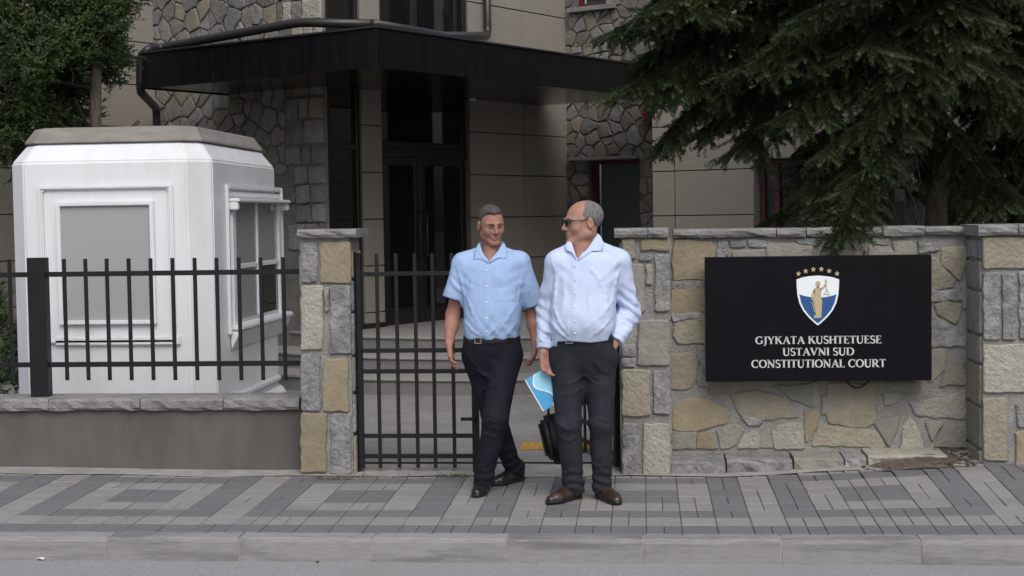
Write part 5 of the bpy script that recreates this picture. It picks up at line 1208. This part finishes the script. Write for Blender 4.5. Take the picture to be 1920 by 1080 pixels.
def collar_leaf(parent, F, inner, outer, P3, mat, dy0):
    """one turned-down leaf of a shirt collar, laid on the cloth between its fold line and its outer edge"""
    def rs(pl, n):
        p = [np.array(P3(*q))[[0, 2]] for q in pl]; L_ = np.cumsum([0]+[np.linalg.norm(p[i+1]-p[i]) for i in range(len(p)-1)]); t = np.linspace(0, L_[-1], n)
        return np.stack([np.interp(t, L_, [q[k] for q in p]) for k in (0, 1)], 1)
    n, m = 22, 5; A, B = rs(inner, n), rs(outer, n); y0 = float(P3(*inner[0], dy0)[1]); vs = []; fs = []; yv = F.front(A[-1][0], A[-1][1]-.02); yv = yv if yv is not None else y0-.09
    for i in range(n):
        yl = y0+(yv-y0)*(i/(n-1))**.8
        for j in range(m):
            t = j/(m-1); x, z = A[i]*(1-t)+B[i]*t; f = F.front(x, z); yy = yl if f is None else min(f, yl); vs.append((x, yy-.006-.005*math.sin(math.pi*min(1, t+.15))*(1-.5*i/n), z))
    V_ = np.array(vs).reshape(n, m, 3)
    for _ in range(2): V_[1:-1, :, 1] = (V_[:-2, :, 1]+V_[2:, :, 1]+2*V_[1:-1, :, 1])/4
    fs = [(i*m+j, i*m+j+1, (i+1)*m+j+1, (i+1)*m+j) for i in range(n-1) for j in range(m-1)]
    o = link('collar_leaf', mesh(V_.reshape(-1, 3), fs, True), mat, parent, tuple(V_.reshape(-1, 3).mean(0))); md = o.modifiers.new('thickness', 'SOLIDIFY'); md.thickness = .004; md.offset = 0
def collar_stand(parent, cl, cr, back, hgt, mat):
    """band round the back of the neck from the left to the right neck point"""
    cl, cr = np.array(cl), np.array(cr); c = (cl+cr)/2; rx = abs(cr[0]-cl[0])/2; mb = MB(); vs = []; n = 24
    for i in range(n+1):
        a_ = math.pi*i/n; x = c[0]-rx*math.cos(a_); y = c[1]+back*math.sin(a_); zt = cl[2]+(cr[2]-cl[2])*i/n+.010*math.sin(a_)
        for k_, (dr_, dz) in enumerate(((0, -hgt), (-.002, -.004), (.003, 0.), (.010, -.006), (.020, -hgt))): vs.append((x-dr_*math.cos(a_), y+dr_*math.sin(a_), zt+dz))
    o = link('collar_stand', mesh(vs, [(i*5+j, (i+1)*5+j, (i+1)*5+j+1, i*5+j+1) for i in range(n) for j in range(4)], True), mat, parent, tuple(c))
def belt(parent, z, cx_, cy_, a, b, yaw, hgt, bx_):
    n = 48; rings = []
    for zz in (z-hgt/2, z+hgt/2):
        rings.append(zz)
    def P(t, rr, zz):
        c, s_ = math.cos(yaw), math.sin(yaw); ex = 2/2.3; lx = (a+rr)*math.copysign(abs(math.cos(t))**ex, math.cos(t)); ly = (b+rr)*math.copysign(abs(math.sin(t))**ex, math.sin(t)); return (cx_+c*lx-s_*ly, cy_+s_*lx+c*ly, zz)
    mb = MB(); prof = [(0, -hgt/2), (.004, -hgt/2), (.005, 0), (.004, hgt/2), (0, hgt/2)]; vs = []; fs = []
    for i in range(n):
        for r0, dz in prof: vs.append(P(2*math.pi*i/n, r0, z+dz))
    for i in range(n):
        for j in range(4): k = (i+1) % n; fs.append((i*5+j, k*5+j, k*5+j+1, i*5+j+1))
    o = mb.add(vs, fs).build('belt', MT['leather'], parent)
    t = None; best = 9
    for i in range(400):
        tt = math.pi+math.pi*i/400; p = P(tt, .006, z)
        if abs(p[0]-bx_) < best: best = abs(p[0]-bx_); t = tt
    p = Vector(P(t, .009, z)); p2 = Vector(P(t+.05, .009, z)); dx = (p2-p).normalized(); nn = dx.cross(ZU)
    m2 = MB()
    for (u0_, u1_, z0_, z1_) in ((-.022,-.017,-.019,.019), (.017,.022,-.019,.019), (-.017,.017,.014,.019), (-.017,.017,-.019,-.014)):
        m2.obox(p+dx*(u0_+u1_)/2+ZU*(z0_+z1_)/2, dx*((u1_-u0_)/2), nn*.003, ZU*((z1_-z0_)/2))
    m2.build('buckle', MT['steel'], o); return o
def surf_y(P, x, z, tol=.012):
    """front surface (smallest y) of a point cloud at x, z"""
    m = (np.abs(P[:, 0]-x) < tol) & (np.abs(P[:, 2]-z) < tol); return float(P[m, 1].min()) if m.any() else None
def buttons(parent, P, pts, mat, r=.0055):
    for x, z in pts:
        y = surf_y(P, x, z)
        if y is None: continue
        MB().tube([(x, y+.002, z), (x, y-.003, z)], [r, r*.9], 10).build('button', mat, parent, (x, y, z))
def brows(parent, M, o, sc, mat, dz=0., th=.0045):
    for s_ in (-1, 1):
        pts = [Vector(M@(np.array((s_*x, y, z+dz), np.float32)*sc)+o) for x, y, z in ((.013,-.100,.020), (.024,-.0985,.024), (.036,-.092,.0245), (.048,-.081,.020))]
        MB().tube(pts, [th*.8*sc, th*1.1*sc, th*sc, th*.4*sc], 6).build('eyebrow', mat, parent, smooth=True)
def zx(px, py, Y): v = onY(px, py, Y); return np.array(v, float)
def facemats(P, Q, M, o, sc):
    c = P[Q].mean(1); l = ((c-o)@M)/sc; slot = np.zeros(len(Q), int)
    lip = (np.abs(l[:,0]) < .023) & (np.abs(l[:,2]+.0675) < .0085-.12*np.abs(l[:,0])) & (l[:,1] < -.084); slot[lip] = 1
    for s_ in (-1, 1): slot[(np.abs(l[:,0]-s_*.031) < .0125) & (np.abs(l[:,2]-.0005) < .0042) & (l[:,1] < -.074) & (l[:,1] > -.1)] = 2
    return slot

# ================= man in the short-sleeved blue shirt (walking)
YA = 9.12; gA = lambda x, y: gz(x, y)
def A3(px, py, dy=0.): return zx(px, py, YA+dy)
oA = np.array(A3(921, 421, -.01), np.float32); MA = eul(R_(24), R_(13), R_(-3)); scA = .955
lo = A3(815, 960)-np.array([0, .45, .12]); hi = A3(1035, 375)+np.array([0, .45, .05]); lo[2] = -.02
FA = Field(lo, hi, .0055, fine=[((oA[0]-.11, oA[1]-.15, oA[2]-.15), (oA[0]+.11, oA[1]+.13, oA[2]+.14), .0038)])
head_sdf(FA, MA, oA, scA)
nb = A3(922, 487, .04); FA.cone(MA@np.array((0,.022,-.055), np.float32)*scA+oA, .052, nb, .060, .025)
fA = YA+.02
TA = [(462,921,.055,.055,.01), (472,921,.085,.070,.0), (481,920,.150,.092,.0), (492,920,.183,.108,-.005), (515,921,.190,.118,-.015), (550,922,.178,.125,-.025), (590,924,.172,.132,-.035), (622,923,.167,.130,-.03), (640,922,.164,.124,-.02)]
secA = lambda g: [(float(A3(cx_, py)[2]), float(A3(cx_, py)[0]), fA+dy, a+g, b+g) for py, cx_, a, b, dy in TA]
FA.loft(secA(-.03), R_(4), 2.4)
FA.cone(A3(921, 474, -.01), .042, A3(920, 497, -.045), .032, .03)
shl, shr = A3(869, 495, .0), A3(973, 493, .0)
ell_, elr = A3(849, 590, .03), A3(1000, 590, .06); wrl, wrr = A3(842, 645, -.06), A3(1004, 640, .0)
for s_, e_, w_ in ((shl, ell_, wrl), (shr, elr, wrr)):
    FA.cone(s_+np.array([0,0,-.02]), .048, e_, .042, .02); FA.cone(e_, .044, e_+(w_-e_)*.4, .043, .02); FA.cone(e_+(w_-e_)*.4, .042, w_, .026, .02)
hand(FA, wrl, (.06, -.25, -1), (.75, .1, .0), -1, .40, .98); hand(FA, wrr, (-.05, -.15, -1), (-.8, .1, 0), 1, .45, .98)
hipL, kneL, ankL = A3(948, 668, .0), A3(929, 785, -.13), A3(905, 906, -.10)      # leading leg
hipR, kneR, ankR = A3(897, 668, .02), A3(926, 780, .09), A3(966, 886, .22)      # trailing leg
for h_, k_, a_ in ((hipL, kneL, ankL), (hipR, kneR, ankR)): FA.cone(h_, .085, k_, .055, .03); FA.cone(k_, .055, a_, .035, .02)
P, Q = FA.mesh(2)
baseA = (float((ankL[0]+ankR[0])/2), YA, 0.)
pA = q_mesh(P, Q, [MT['skin'], MT['lip'], MT['eye']], 'person', None, baseA, facemats(P, Q, MA, oA, scA))
tag(pA, 'man in short-sleeved blue shirt and navy trousers striding through the gate', 'person', 'two men at the gate')
hair_mesh(MA, oA, scA, 'short', MT['hairA'], pA); brows(pA, MA, oA, scA, MT['hairA'])
# shirt
zhemA = A3(922, 634)[2]
FS = Field(lo, hi, .0055); FS.loft([s_ for s_, t_ in zip(secA(.005), TA) if t_[0] > 475], R_(4), 2.4)
slL, slR = A3(849, 560, -.005), A3(1002, 572, .03)
FS.cone(shl+np.array([.004,0,-.006]), .073, slL, .066, .03); FS.cone(shr+np.array([-.004,0,-.006]), .073, slR, .064, .03)
for c_, q_ in ((shl, A3(905, 474, .02)), (shr, A3(936, 474, .02))): FS.cone(c_+np.array([0,0,.008]), .062, q_, .045, .03)
dL = (slL-shl)/np.linalg.norm(slL-shl); dR = (slR-shr)/np.linalg.norm(slR-shr)
xcA = float(A3(917, 560)[0])
pk0, pk1 = A3(936, 540), A3(965, 562); 
def fixA(S, X, Y, Z):
    w_ = .0030*noise3(X, Y, Z, 3, 20)+.0016*noise3(X, Y, Z*.5, 4, 42)
    t = np.clip((A3(922, 560)[2]-Z)/.22, 0, 1); w_ = w_+.0026*t*np.sin(70*(X-xcA)*.9+46*Z+2*np.sin(14*Z+9*X))
    for c_, sg_ in ((shl, 1), (shr, -1)):
        rr = np.sqrt((X-c_[0])**2+(Z-c_[2]+.10)**2); w_ = w_+.0014*np.exp(-(rr/.10)**2)*np.sin(95*(Z+sg_*.6*X)+12*X)
    S = S+w_
    fr_ = (Y < fA); S = np.where(fr_ & (np.abs(X-xcA) < .016) & (Z < A3(917, 487)[2]), S-.0022, S)
    pk = fr_ & (X > pk0[0]-.005) & (X < pk1[0]+.012) & (Z > pk1[2]) & (Z < pk0[2]); S = np.where(pk, S-.0024, S)
    S = np.maximum(S, (zhemA+.004*np.sin(30*X))-Z); vA = A3(920, 491); S = np.where(Y < fA+.01, np.maximum(S, ((Z-vA[2])*.58-np.abs(X-vA[0]))*.8), S)
    dl = (X-slL[0])*dL[0]+(Y-slL[1])*dL[1]+(Z-slL[2])*dL[2]; S = np.where(X < shl[0]-.02, np.maximum(S, dl), S)
    dr_ = (X-slR[0])*dR[0]+(Y-slR[1])*dR[1]+(Z-slR[2])*dR[2]; S = np.where(X > shr[0]+.02, np.maximum(S, dr_), S)
    return S
FS.apply(fixA)
FS.cone(slL+dL*.02, .058, slL-dL*.05, .048, .004, 's'); FS.cone(slR+dR*.02, .056, slR-dR*.05, .046, .004, 's')
v0 = A3(918, 492, -.10); FS.cone(A3(921, 452, .02), .062, A3(919, 474, -.02), .052, .01, 's')
for pl, r_ in (([(968,572),(952,598),(934,622)], .010), ([(977,592),(962,612),(948,630)], .009), ([(882,560),(892,585),(908,612)], .008), ([(876,600),(890,616),(908,628)], .007), ([(985,505),(978,530),(972,560)], .010), ([(862,505),(870,528),(874,552)], .009), ([(900,505),(889,525),(884,548)], .006), ([(940,600),(930,615),(918,626)], .007), ([(846,520),(856,535),(866,545)], .007), ([(990,520),(994,545),(1000,562)], .007)):
    FS.fold([(float(A3(a, b)[0]), float(A3(a, b)[2])) for a, b in pl], r_)
PS, QS = FS.mesh(1); shA = q_mesh(PS, QS, MT['shirtA'], 'shirt', pA, tuple(A3(921, 550)))
buttons(shA, PS, [(xcA, A3(917, py)[2]) for py in (506, 535, 564, 593, 618)], MT['paper'])
collar_leaf(shA, FS, [(900,455),(906,471),(919,490)], [(897,458),(892,470),(890,486),(903,485),(918,492)], A3, MT['shirtA'], -.01)
collar_leaf(shA, FS, [(943,455),(935,471),(920,490)], [(947,458),(953,470),(952,485),(938,482),(921,492)], A3, MT['shirtA'], -.01)
collar_stand(shA, A3(900, 455, -.01), A3(943, 455, -.01), .075, .05, MT['shirtA'])
# trousers
def trousers(lo_, hi_, pelvis, yaw, legs, zw, hems, seed, mat, parent, org, amp=.0035, folds=()):
    F = Field(lo_, hi_, .0055); F.loft(pelvis, yaw, 2.5)
    for h_, k_, a_, rh, rk, ra in legs:
        F.cone(h_, rh, k_, rk, .045)
        F.cone(k_, rk, a_+(k_-a_)*.12, ra*1.02, .03); F.cone(a_+(k_-a_)*.14, ra, a_, ra*1.06, .015)
    def fx(S, X, Y, Z):
        w_ = amp*.8*noise3(X, Y, Z, seed, 16)+amp*.6*noise3(X*.7, Y*.7, Z*1.4, seed+1, 38)
        for h_, k_, a_, rh, rk, ra in legs:
            tk = np.exp(-((Z-k_[2])/.07)**2); ta = np.exp(-((Z-a_[2]-.05)/.075)**2); near = np.exp(-(((X-k_[0])/.12)**2)); neara = np.exp(-(((X-a_[0])/.10)**2))
            w_ = w_+amp*.45*tk*near*np.sin(85*Z+30*X+20*Y)+amp*1.0*ta*neara*np.sin(110*Z+26*(X+Y)*np.sign(seed % 2-.5)+2*np.sin(20*X))
            cr = np.exp(-(((X-(a_[0]+(h_[0]-a_[0])*np.clip((Z-a_[2])/max(h_[2]-a_[2], .1), 0, 1)))/.008)**2)); w_ = w_-.0022*cr*(Y < h_[1])
        w_ = w_+amp*.4*np.exp(-((Z-legs[0][0][2]+.05)/.06)**2)*np.sin(60*Z+55*np.abs(X-(legs[0][0][0]+legs[1][0][0])/2))
        S = np.maximum(S+w_, Z-zw); return S
    F.apply(fx)
    for (h_, k_, a_, rh, rk, ra), zh in zip(legs, hems):
        q = F.sl(a_-.13, a_+.13, .0); X, Y, Z = F.grid(q); F.S[q] = np.where((np.abs(X-a_[0]) < .1) & (np.abs(Y-a_[1]) < .12), np.maximum(F.S[q], zh-Z), F.S[q])
    for pl, r_ in folds: F.fold([(float(onY(a, b, org[1]).x), float(onY(a, b, org[1]).z)) for a, b in pl], r_)
    P, Q = F.mesh(1); return q_mesh(P, Q, mat, 'trousers', parent, org), P
pel = [(float(A3(cx_, py)[2]), float(A3(cx_, py)[0]), fA+dy, a, b) for py, cx_, a, b, dy in ((626,922,.171,.132,-.02), (640,922,.173,.132,-.018), (660,923,.174,.128,-.01), (680,924,.160,.115,0), (696,925,.12,.09,0))]
zgL, zgR = gz(ankL[0], ankL[1]), gz(ankR[0], ankR[1])
trA, PT = trousers(lo, hi, pel, R_(4), ((hipL, kneL, ankL, .099, .077, .056), (hipR, kneR, ankR, .099, .074, .054)), zhemA+.004, (zgL+.045, zgR+.05), 6, MT['trouA'], pA, tuple(A3(922, 700)), folds=(([(890,690),(910,700),(935,712)], .007), ([(905,730),(922,722),(945,716)], .007), ([(905,790),(925,780),(945,785)], .008), ([(900,812),(918,806),(935,812)], .006), ([(893,880),(906,872),(920,878)], .008), ([(893,862),(905,868),(920,860)], .007), ([(945,850),(958,842),(970,850)], .007), ([(880,660),(895,680),(905,705)], .006)))
belt(trA, float(A3(922, 635)[2]), float(A3(922, 635)[0]), fA-.019, .172, .133, R_(4), .034, float(A3(901, 635)[0]))
shoe(pA, (ankL[0], ankL[1]+.03), (-.10, -1), zgL+.002, MT['leather'], .28); shoe(pA, (ankR[0]+.005, ankR[1]+.02), (-.62, -.78), zgR+.002, MT['leather'], .28)

# ================= man in the long-sleeved pale shirt (standing, looking aside)
YBm = 8.78
def B3(px, py, dy=0.): return zx(px, py, YBm+dy)
oB = np.array(B3(1093, 417, .01), np.float32); MBt = eul(R_(-68), R_(2), R_(0)); scB = 1.075
lo = B3(995, 970)-np.array([0, .5, .12]); hi = B3(1215, 360)+np.array([0, .45, .05]); lo[2] = -.02
FB = Field(lo, hi, .0055, fine=[((oB[0]-.14, oB[1]-.14, oB[2]-.16), (oB[0]+.13, oB[1]+.13, oB[2]+.14), .0038)])
head_sdf(FB, MBt, oB, scB, 1.)
nb = B3(1096, 482, .04); FB.cone(MBt@np.array((0,.018,-.05), np.float32)*scB+oB, .060, nb, .066, .03); FB.cone(MBt@np.array((0,-.03,-.085), np.float32)*scB+oB, .035, nb+np.array([-.01,-.03,.02]), .05, .03)
fB = YBm+.02
TB = [(452,1097,.06,.06,.01), (463,1099,.095,.078,.0), (472,1101,.155,.098,.0), (484,1102,.190,.115,-.005), (510,1100,.200,.130,-.015), (550,1096,.186,.143,-.03), (590,1093,.186,.156,-.05), (615,1092,.184,.153,-.05), (632,1091,.178,.146,-.035), (648,1091,.178,.138,-.02)]
secB = lambda g: [(float(B3(cx_, py)[2]), float(B3(cx_, py)[0]), fB+dy, a+g, b+g) for py, cx_, a, b, dy in TB]
yawB = R_(-10)
FB.loft(secB(-.032), yawB, 2.4)
FB.cone(B3(1092, 468, -.02), .046, B3(1086, 492, -.055), .034, .03)
shl, shr = B3(1045, 492, -.02), B3(1160, 490, .03)
ell_, elr = B3(1026, 582, .05), B3(1180, 586, .10); wrl, wrr = B3(1020, 660, -.03), B3(1148, 650, -.03)
for s_, e_, w_ in ((shl, ell_, wrl), (shr, elr, wrr)):
    FB.cone(s_+np.array([0,0,-.02]), .048, e_, .042, .02); FB.cone(e_, .046, e_+(w_-e_)*.4, .045, .02); FB.cone(e_+(w_-e_)*.4, .043, w_, .028, .02)
hand(FB, wrl, (.10, -.05, -1), (.55, -.75, .0), -1, .62, 1.0); hand(FB, wrr, (-.35, -.18, -1), (-.7, .45, 0), 1, .25, 1.0)
hipL, kneL, ankL = B3(1063, 672, .0), B3(1066, 795, -.03), B3(1076, 920, .03)      # his right leg
hipR, kneR, ankR = B3(1124, 672, .02), B3(1127, 795, -.01), B3(1129, 920, .04)
for h_, k_, a_ in ((hipL, kneL, ankL), (hipR, kneR, ankR)): FB.cone(h_, .09, k_, .058, .03); FB.cone(k_, .058, a_, .036, .02)
P, Q = FB.mesh(2); baseB = (float((ankL[0]+ankR[0])/2), YBm, 0.)
pB = q_mesh(P, Q, [MT['skin2'], MT['lip'], MT['eye']], 'person', None, baseB, facemats(P, Q, MBt, oB, scB))
tag(pB, 'balding man with glasses in long-sleeved pale blue shirt standing on the pavement', 'person', 'two men at the gate')
hair_mesh(MBt, oB, scB, 'bald', MT['hairB'], pB); brows(pB, MBt, oB, scB, MT['hairB'])
zhemB = B3(1090, 637)[2]
FS = Field(lo, hi, .0055); FS.loft([s_ for s_, t_ in zip(secB(.007), TB) if t_[0] > 466], yawB, 2.4)
ce_, cf_ = ell_+(wrl-ell_)*.93, elr+(wrr-elr)*.86
for c_, q_ in ((shl, B3(1078, 465, .02)), (shr, B3(1116, 465, .02))): FS.cone(c_+np.array([0,0,.006]), .066, q_, .048, .03)
FS.cone(shl+np.array([.006,0,-.008]), .075, ell_, .060, .03); FS.cone(ell_, .062, ce_, .046, .03); FS.cone(shr+np.array([-.006,0,-.008]), .075, elr, .064, .03); FS.cone(elr, .066, cf_, .052, .03)
dL = (ce_-ell_)/np.linalg.norm(ce_-ell_); dR = (cf_-elr)/np.linalg.norm(cf_-elr); xcB = float(B3(1080, 560)[0])
def fixB(S, X, Y, Z):
    w_ = .0032*noise3(X, Y, Z, 13, 19)+.0018*noise3(X, Y, Z*.6, 14, 40)
    t = np.clip((B3(1090, 575)[2]-Z)/.2, 0, 1); w_ = w_+.0026*t*np.sin(60*(X-xcB)-52*Z+2*np.sin(15*Z+8*X))
    for e_, d_, A_ in ((ell_, dL, .005), (elr, dR, .0075)):
        rr = np.sqrt((X-e_[0])**2+(Y-e_[1])**2+(Z-e_[2])**2); w_ = w_+A_*np.exp(-((rr-.05)/.12)**2)*np.sin(78*Z+34*X+2.5*np.sin(22*X+12*Z))*np.exp(-((X-e_[0])/.09)**2)
    for c_, sg_ in ((shl, 1), (shr, -1)):
        rr = np.sqrt((X-c_[0]-sg_*.04)**2+(Z-c_[2]+.06)**2); w_ = w_+.0014*np.exp(-(rr/.09)**2)*np.sin(80*(Z+sg_*.9*X))
    S = S+w_; fr_ = (Y < fB); vB = B3(1084, 487); S = np.where(Y < fB+.02, np.maximum(S, np.where(X < vB[0], (Z-vB[2])*.40+(X-vB[0]), (Z-vB[2])*.62-(X-vB[0]))*.8), S)
    S = np.where(fr_ & (np.abs(X-xcB-.02*np.clip((B3(1085, 490)[2]-Z)/.3, -1, 1)*0) < .017) & (Z < B3(1085, 482)[2]), S-.0024, S)
    left = (X < shl[0]+.03) & (Z < shl[2]-.12); S = np.maximum(S, np.where((Z < zhemB+.05) & (X > shl[0]+.0) & (X < B3(1160, 600)[0]), (zhemB+.004*np.sin(26*X))-Z, -1))
    return S
FS.apply(fixB)
for c_, d_ in ((ce_, dL), (cf_, dR)):
    q = FS.sl(c_-.14, c_+.14, 0); X, Y, Z = FS.grid(q); dl = (X-c_[0])*d_[0]+(Y-c_[1])*d_[1]+(Z-c_[2])*d_[2]; rr = np.sqrt((X-c_[0])**2+(Y-c_[1])**2+(Z-c_[2])**2-0*dl)
    FS.S[q] = np.where(rr < .11, np.where(dl > -.001, np.maximum(FS.S[q], dl), FS.S[q]), FS.S[q])
# cuffs as slightly tighter bands
FS.cone(B3(1098, 440, .03), .066, B3(1094, 466, -.02), .056, .01, 's')
for pl, r_ in (([(1150,560),(1128,588),(1100,610)], .010), ([(1148,590),(1130,610),(1108,628)], .009), ([(1042,575),(1052,600),(1068,622)], .008), ([(1040,605),(1052,618),(1066,630)], .008), ([(1160,505),(1152,530),(1148,560)], .012), ([(1046,505),(1044,535),(1042,565)], .011), ([(1120,520),(1135,545),(1140,570)], .007), ([(1172,575),(1180,590),(1190,598)], .009), ([(1162,600),(1176,610),(1190,616)], .009), ([(1156,620),(1168,628),(1182,636)], .008), ([(1172,555),(1180,565),(1192,572)], .007), ([(1016,580),(1026,592),(1034,598)], .007), ([(1012,610),(1022,620),(1032,622)], .008), ([(1012,632),(1022,640),(1030,642)], .007), ([(1105,500),(1118,512),(1132,530)], .006)):
    FS.fold([(float(B3(a, b)[0]), float(B3(a, b)[2])) for a, b in pl], r_)
PS, QS = FS.mesh(1); shB = q_mesh(PS, QS, MT['shirtB'], 'shirt', pB, tuple(B3(1100, 550)))
for c_, d_, r_ in ((ce_, dL, .046), (cf_, dR, .051)):
    MB().tube([c_-d_*.068, c_-d_*.06, c_-d_*.004, c_], [r_*.96, r_*1.04, r_*1.02, r_*.93], 20, False).build('cuff', MT['shirtB'], shB, tuple(c_), smooth=True).modifiers.new('thickness', 'SOLIDIFY').thickness = .004
buttons(shB, PS, [(xcB, B3(1080, py)[2]) for py in (497, 522, 547, 572, 597, 620)], MT['paper'])
collar_leaf(shB, FS, [(1070,448),(1076,464),(1083,485)], [(1067,450),(1060,460),(1062,469),(1073,472),(1083,487)], B3, MT['shirtB'], -.03)
collar_leaf(shB, FS, [(1121,438),(1104,464),(1085,485)], [(1126,442),(1133,456),(1130,471),(1112,470),(1086,487)], B3, MT['shirtB'], -.035)
collar_stand(shB, B3(1070, 448, -.03), B3(1121, 438, .02), .07, .05, MT['shirtB'])
pel = [(float(B3(cx_, py)[2]), float(B3(cx_, py)[0]), fB+dy, a, b) for py, cx_, a, b, dy in ((628,1091,.188,.145,-.02), (645,1092,.192,.146,-.015), (666,1093,.196,.138,-.005), (686,1093,.178,.122,0), (702,1093,.13,.095,0))]
zgL, zgR = gz(ankL[0], ankL[1]), gz(ankR[0], ankR[1])
trB, PT = trousers(lo, hi, pel, yawB, ((hipL, kneL, ankL, .104, .074, .060), (hipR, kneR, ankR, .104, .068, .056)), zhemB+.004, (zgL+.04, zgR+.04), 9, MT['trouB'], pB, tuple(B3(1095, 700)), .0042, folds=(([(1098,700),(1080,712),(1055,718)], .008), ([(1098,700),(1115,715),(1140,722)], .008), ([(1092,725),(1075,735),(1052,738)], .006), ([(1048,790),(1065,800),(1088,792)], .008), ([(1050,815),(1068,822),(1086,812)], .007), ([(1110,792),(1125,782),(1142,790)], .008), ([(1054,890),(1072,880),(1092,886)], .009), ([(1056,905),(1074,898),(1092,904)], .007), ([(1112,890),(1128,882),(1144,888)], .008), ([(1110,868),(1126,874),(1144,866)], .006), ([(1110,665),(1128,690),(1145,700)], .006)))
belt(trB, float(B3(1091, 634)[2]), float(B3(1091, 634)[0]), fB-.019, .189, .147, yawB, .036, float(B3(1070, 634)[0]))
shoe(pB, (ankL[0]+.0, ankL[1]+.015), (-.62, -.80), zgL+.002, MT['brown_leather'], .30); shoe(pB, (ankR[0], ankR[1]+.015), (.42, -.90), zgR+.002, MT['brown_leather'], .30)
# spectacles
gl = MB(); H_ = lambda x, y, z: Vector(MBt@(np.array((x, y, z), np.float32)*scB)+oB)
for s_ in (-1, 1):
    ring = [H_(s_*(.033+.0255*math.copysign(abs(math.cos(t))**.6, math.cos(t))), -.106+.012*(abs(.033+.0255*math.cos(t))/.06)**2, .0+.0165*math.copysign(abs(math.sin(t))**.6, math.sin(t))) for t in [2*math.pi*k/22 for k in range(23)]]
    gl.tube(ring, .0019, 6); gl.tube([H_(s_*.057, -.098, .010), H_(s_*.074, -.086, .012), H_(s_*.082, -.03, .013), H_(s_*.083, .012, .016)], [.0034,.0038,.003,.0026], 6)
gl.tube([H_(-.010,-.107,.006), H_(0,-.110,.009), H_(.010,-.107,.006)], .0024, 6)
go = gl.build('spectacles', MT['frame'], pB, tuple(oB), smooth=True)
for s_ in (-1, 1):
    ring = [H_(s_*(.033+.024*math.copysign(abs(math.cos(t))**.6, math.cos(t))), -.105, .0155*math.copysign(abs(math.sin(t))**.6, math.sin(t))) for t in [2*math.pi*k/22 for k in range(22)]]
    MB().prism(ring, Vector(MBt@np.array((0,-.0015,0), np.float32))).build('lens', MT['lens'], go)

# ------------------------------------------------------------------ blue folder and black bag
hc = wrl+np.array([.01, -.0, -.11]); YFd = float(hc[1])+.0
f0 = np.array(onY(984, 713, YFd)); f1 = np.array(onY(1018, 771, YFd)); e1 = (f1-f0); L1 = np.linalg.norm(e1); e1 /= L1; e2 = np.array((-e1[2], 0, e1[0])); e2 = e2 if e2[2] > 0 else -e2
e2 = e2+np.array((0, .18, 0)); e2 /= np.linalg.norm(e2); L2 = .30
fo = E_('folder', tuple((f0+f1)/2), 'light blue printed folder held beside the charcoal trousers', 'folder')
nf = np.cross(e1, e2); nf = nf if nf[1] < 0 else -nf
def FP(a, b, c): return Vector(f0+e1*a+e2*b+nf*c)
MB().prism([FP(0,0,-.006), FP(L1,0,-.006), FP(L1,L2,-.006), FP(0,L2,-.006)], Vector(nf*.010)).build('pages', MT['paper'], fo, tuple(f0))
MB().prism([FP(-.002,.006,.0042), FP(L1+.002,.006,.0042), FP(L1+.002,L2,.0042), FP(-.002,L2,.0042)], Vector(nf*.0012)).build('cover', MT['folder_light'], fo, tuple(f0))
wave = [FP(-.002,.0065,.0055)]+[FP(-.002+(L1+.004)*t, .05-.03*math.sin(2.2*math.pi*t-.4)+.02*t, .0055) for t in [k/16 for k in range(17)]]+[FP(L1+.002,.0065,.0055)]
MB().prism(wave, Vector(nf*.0006)).build('wave_print', MT['folder_dark'], fo, tuple(f0))
wb = [FP(-.002+(L1+.004)*t, .05-.03*math.sin(2.2*math.pi*t-.4)+.02*t, .0057) for t in [k/16 for k in range(17)]]; wb2 = [FP(-.002+(L1+.004)*t, .058-.03*math.sin(2.2*math.pi*t-.4)+.02*t, .0057) for t in [k/16 for k in range(17)]]
MB().prism(wb+wb2[::-1], Vector(nf*.0006)).build('white_line', MT['paper'], fo, tuple(f0))
bgc = np.array(onY(1047, 815, 8.98)); bg_ = E_('briefcase', (bgc[0], bgc[1], float(onY(1047, 873, 8.98).z)), 'soft black briefcase hanging behind the charcoal trousers', 'bag')
ax = Vector((.45, .9, 0)).normalized(); ay = Vector((-.9, .45, 0)).normalized(); tl = Vector((-.22, 0, 1)).normalized()
zb_ = float(onY(1047, 873, 8.98).z); cB_ = Vector((bgc[0]+.02, bgc[1]+.06, zb_+.165))
MB().obox(cB_, ax*.17, ay*.045, tl*.15).build('body', MT['bag'], bg_, 'c', bevel=.03, seg=4, smooth=True)
MB().obox(cB_+ay*.047, ax*.165, ay*.006, tl*.10+tl*0).build('flap', MT['bag'], bg_, 'c', bevel=.005)
tp = cB_+tl*.15; hp = Vector(hc)+Vector((.01, .03, .03))
MB().tube([tp-ax*.10, (tp-ax*.10).lerp(hp, .55)+Vector((0,.01,0)), hp, (tp+ax*.10).lerp(hp, .55)+Vector((0,.02,0)), tp+ax*.10], .007, 8).build('strap', MT['bag'], bg_, smooth=True)
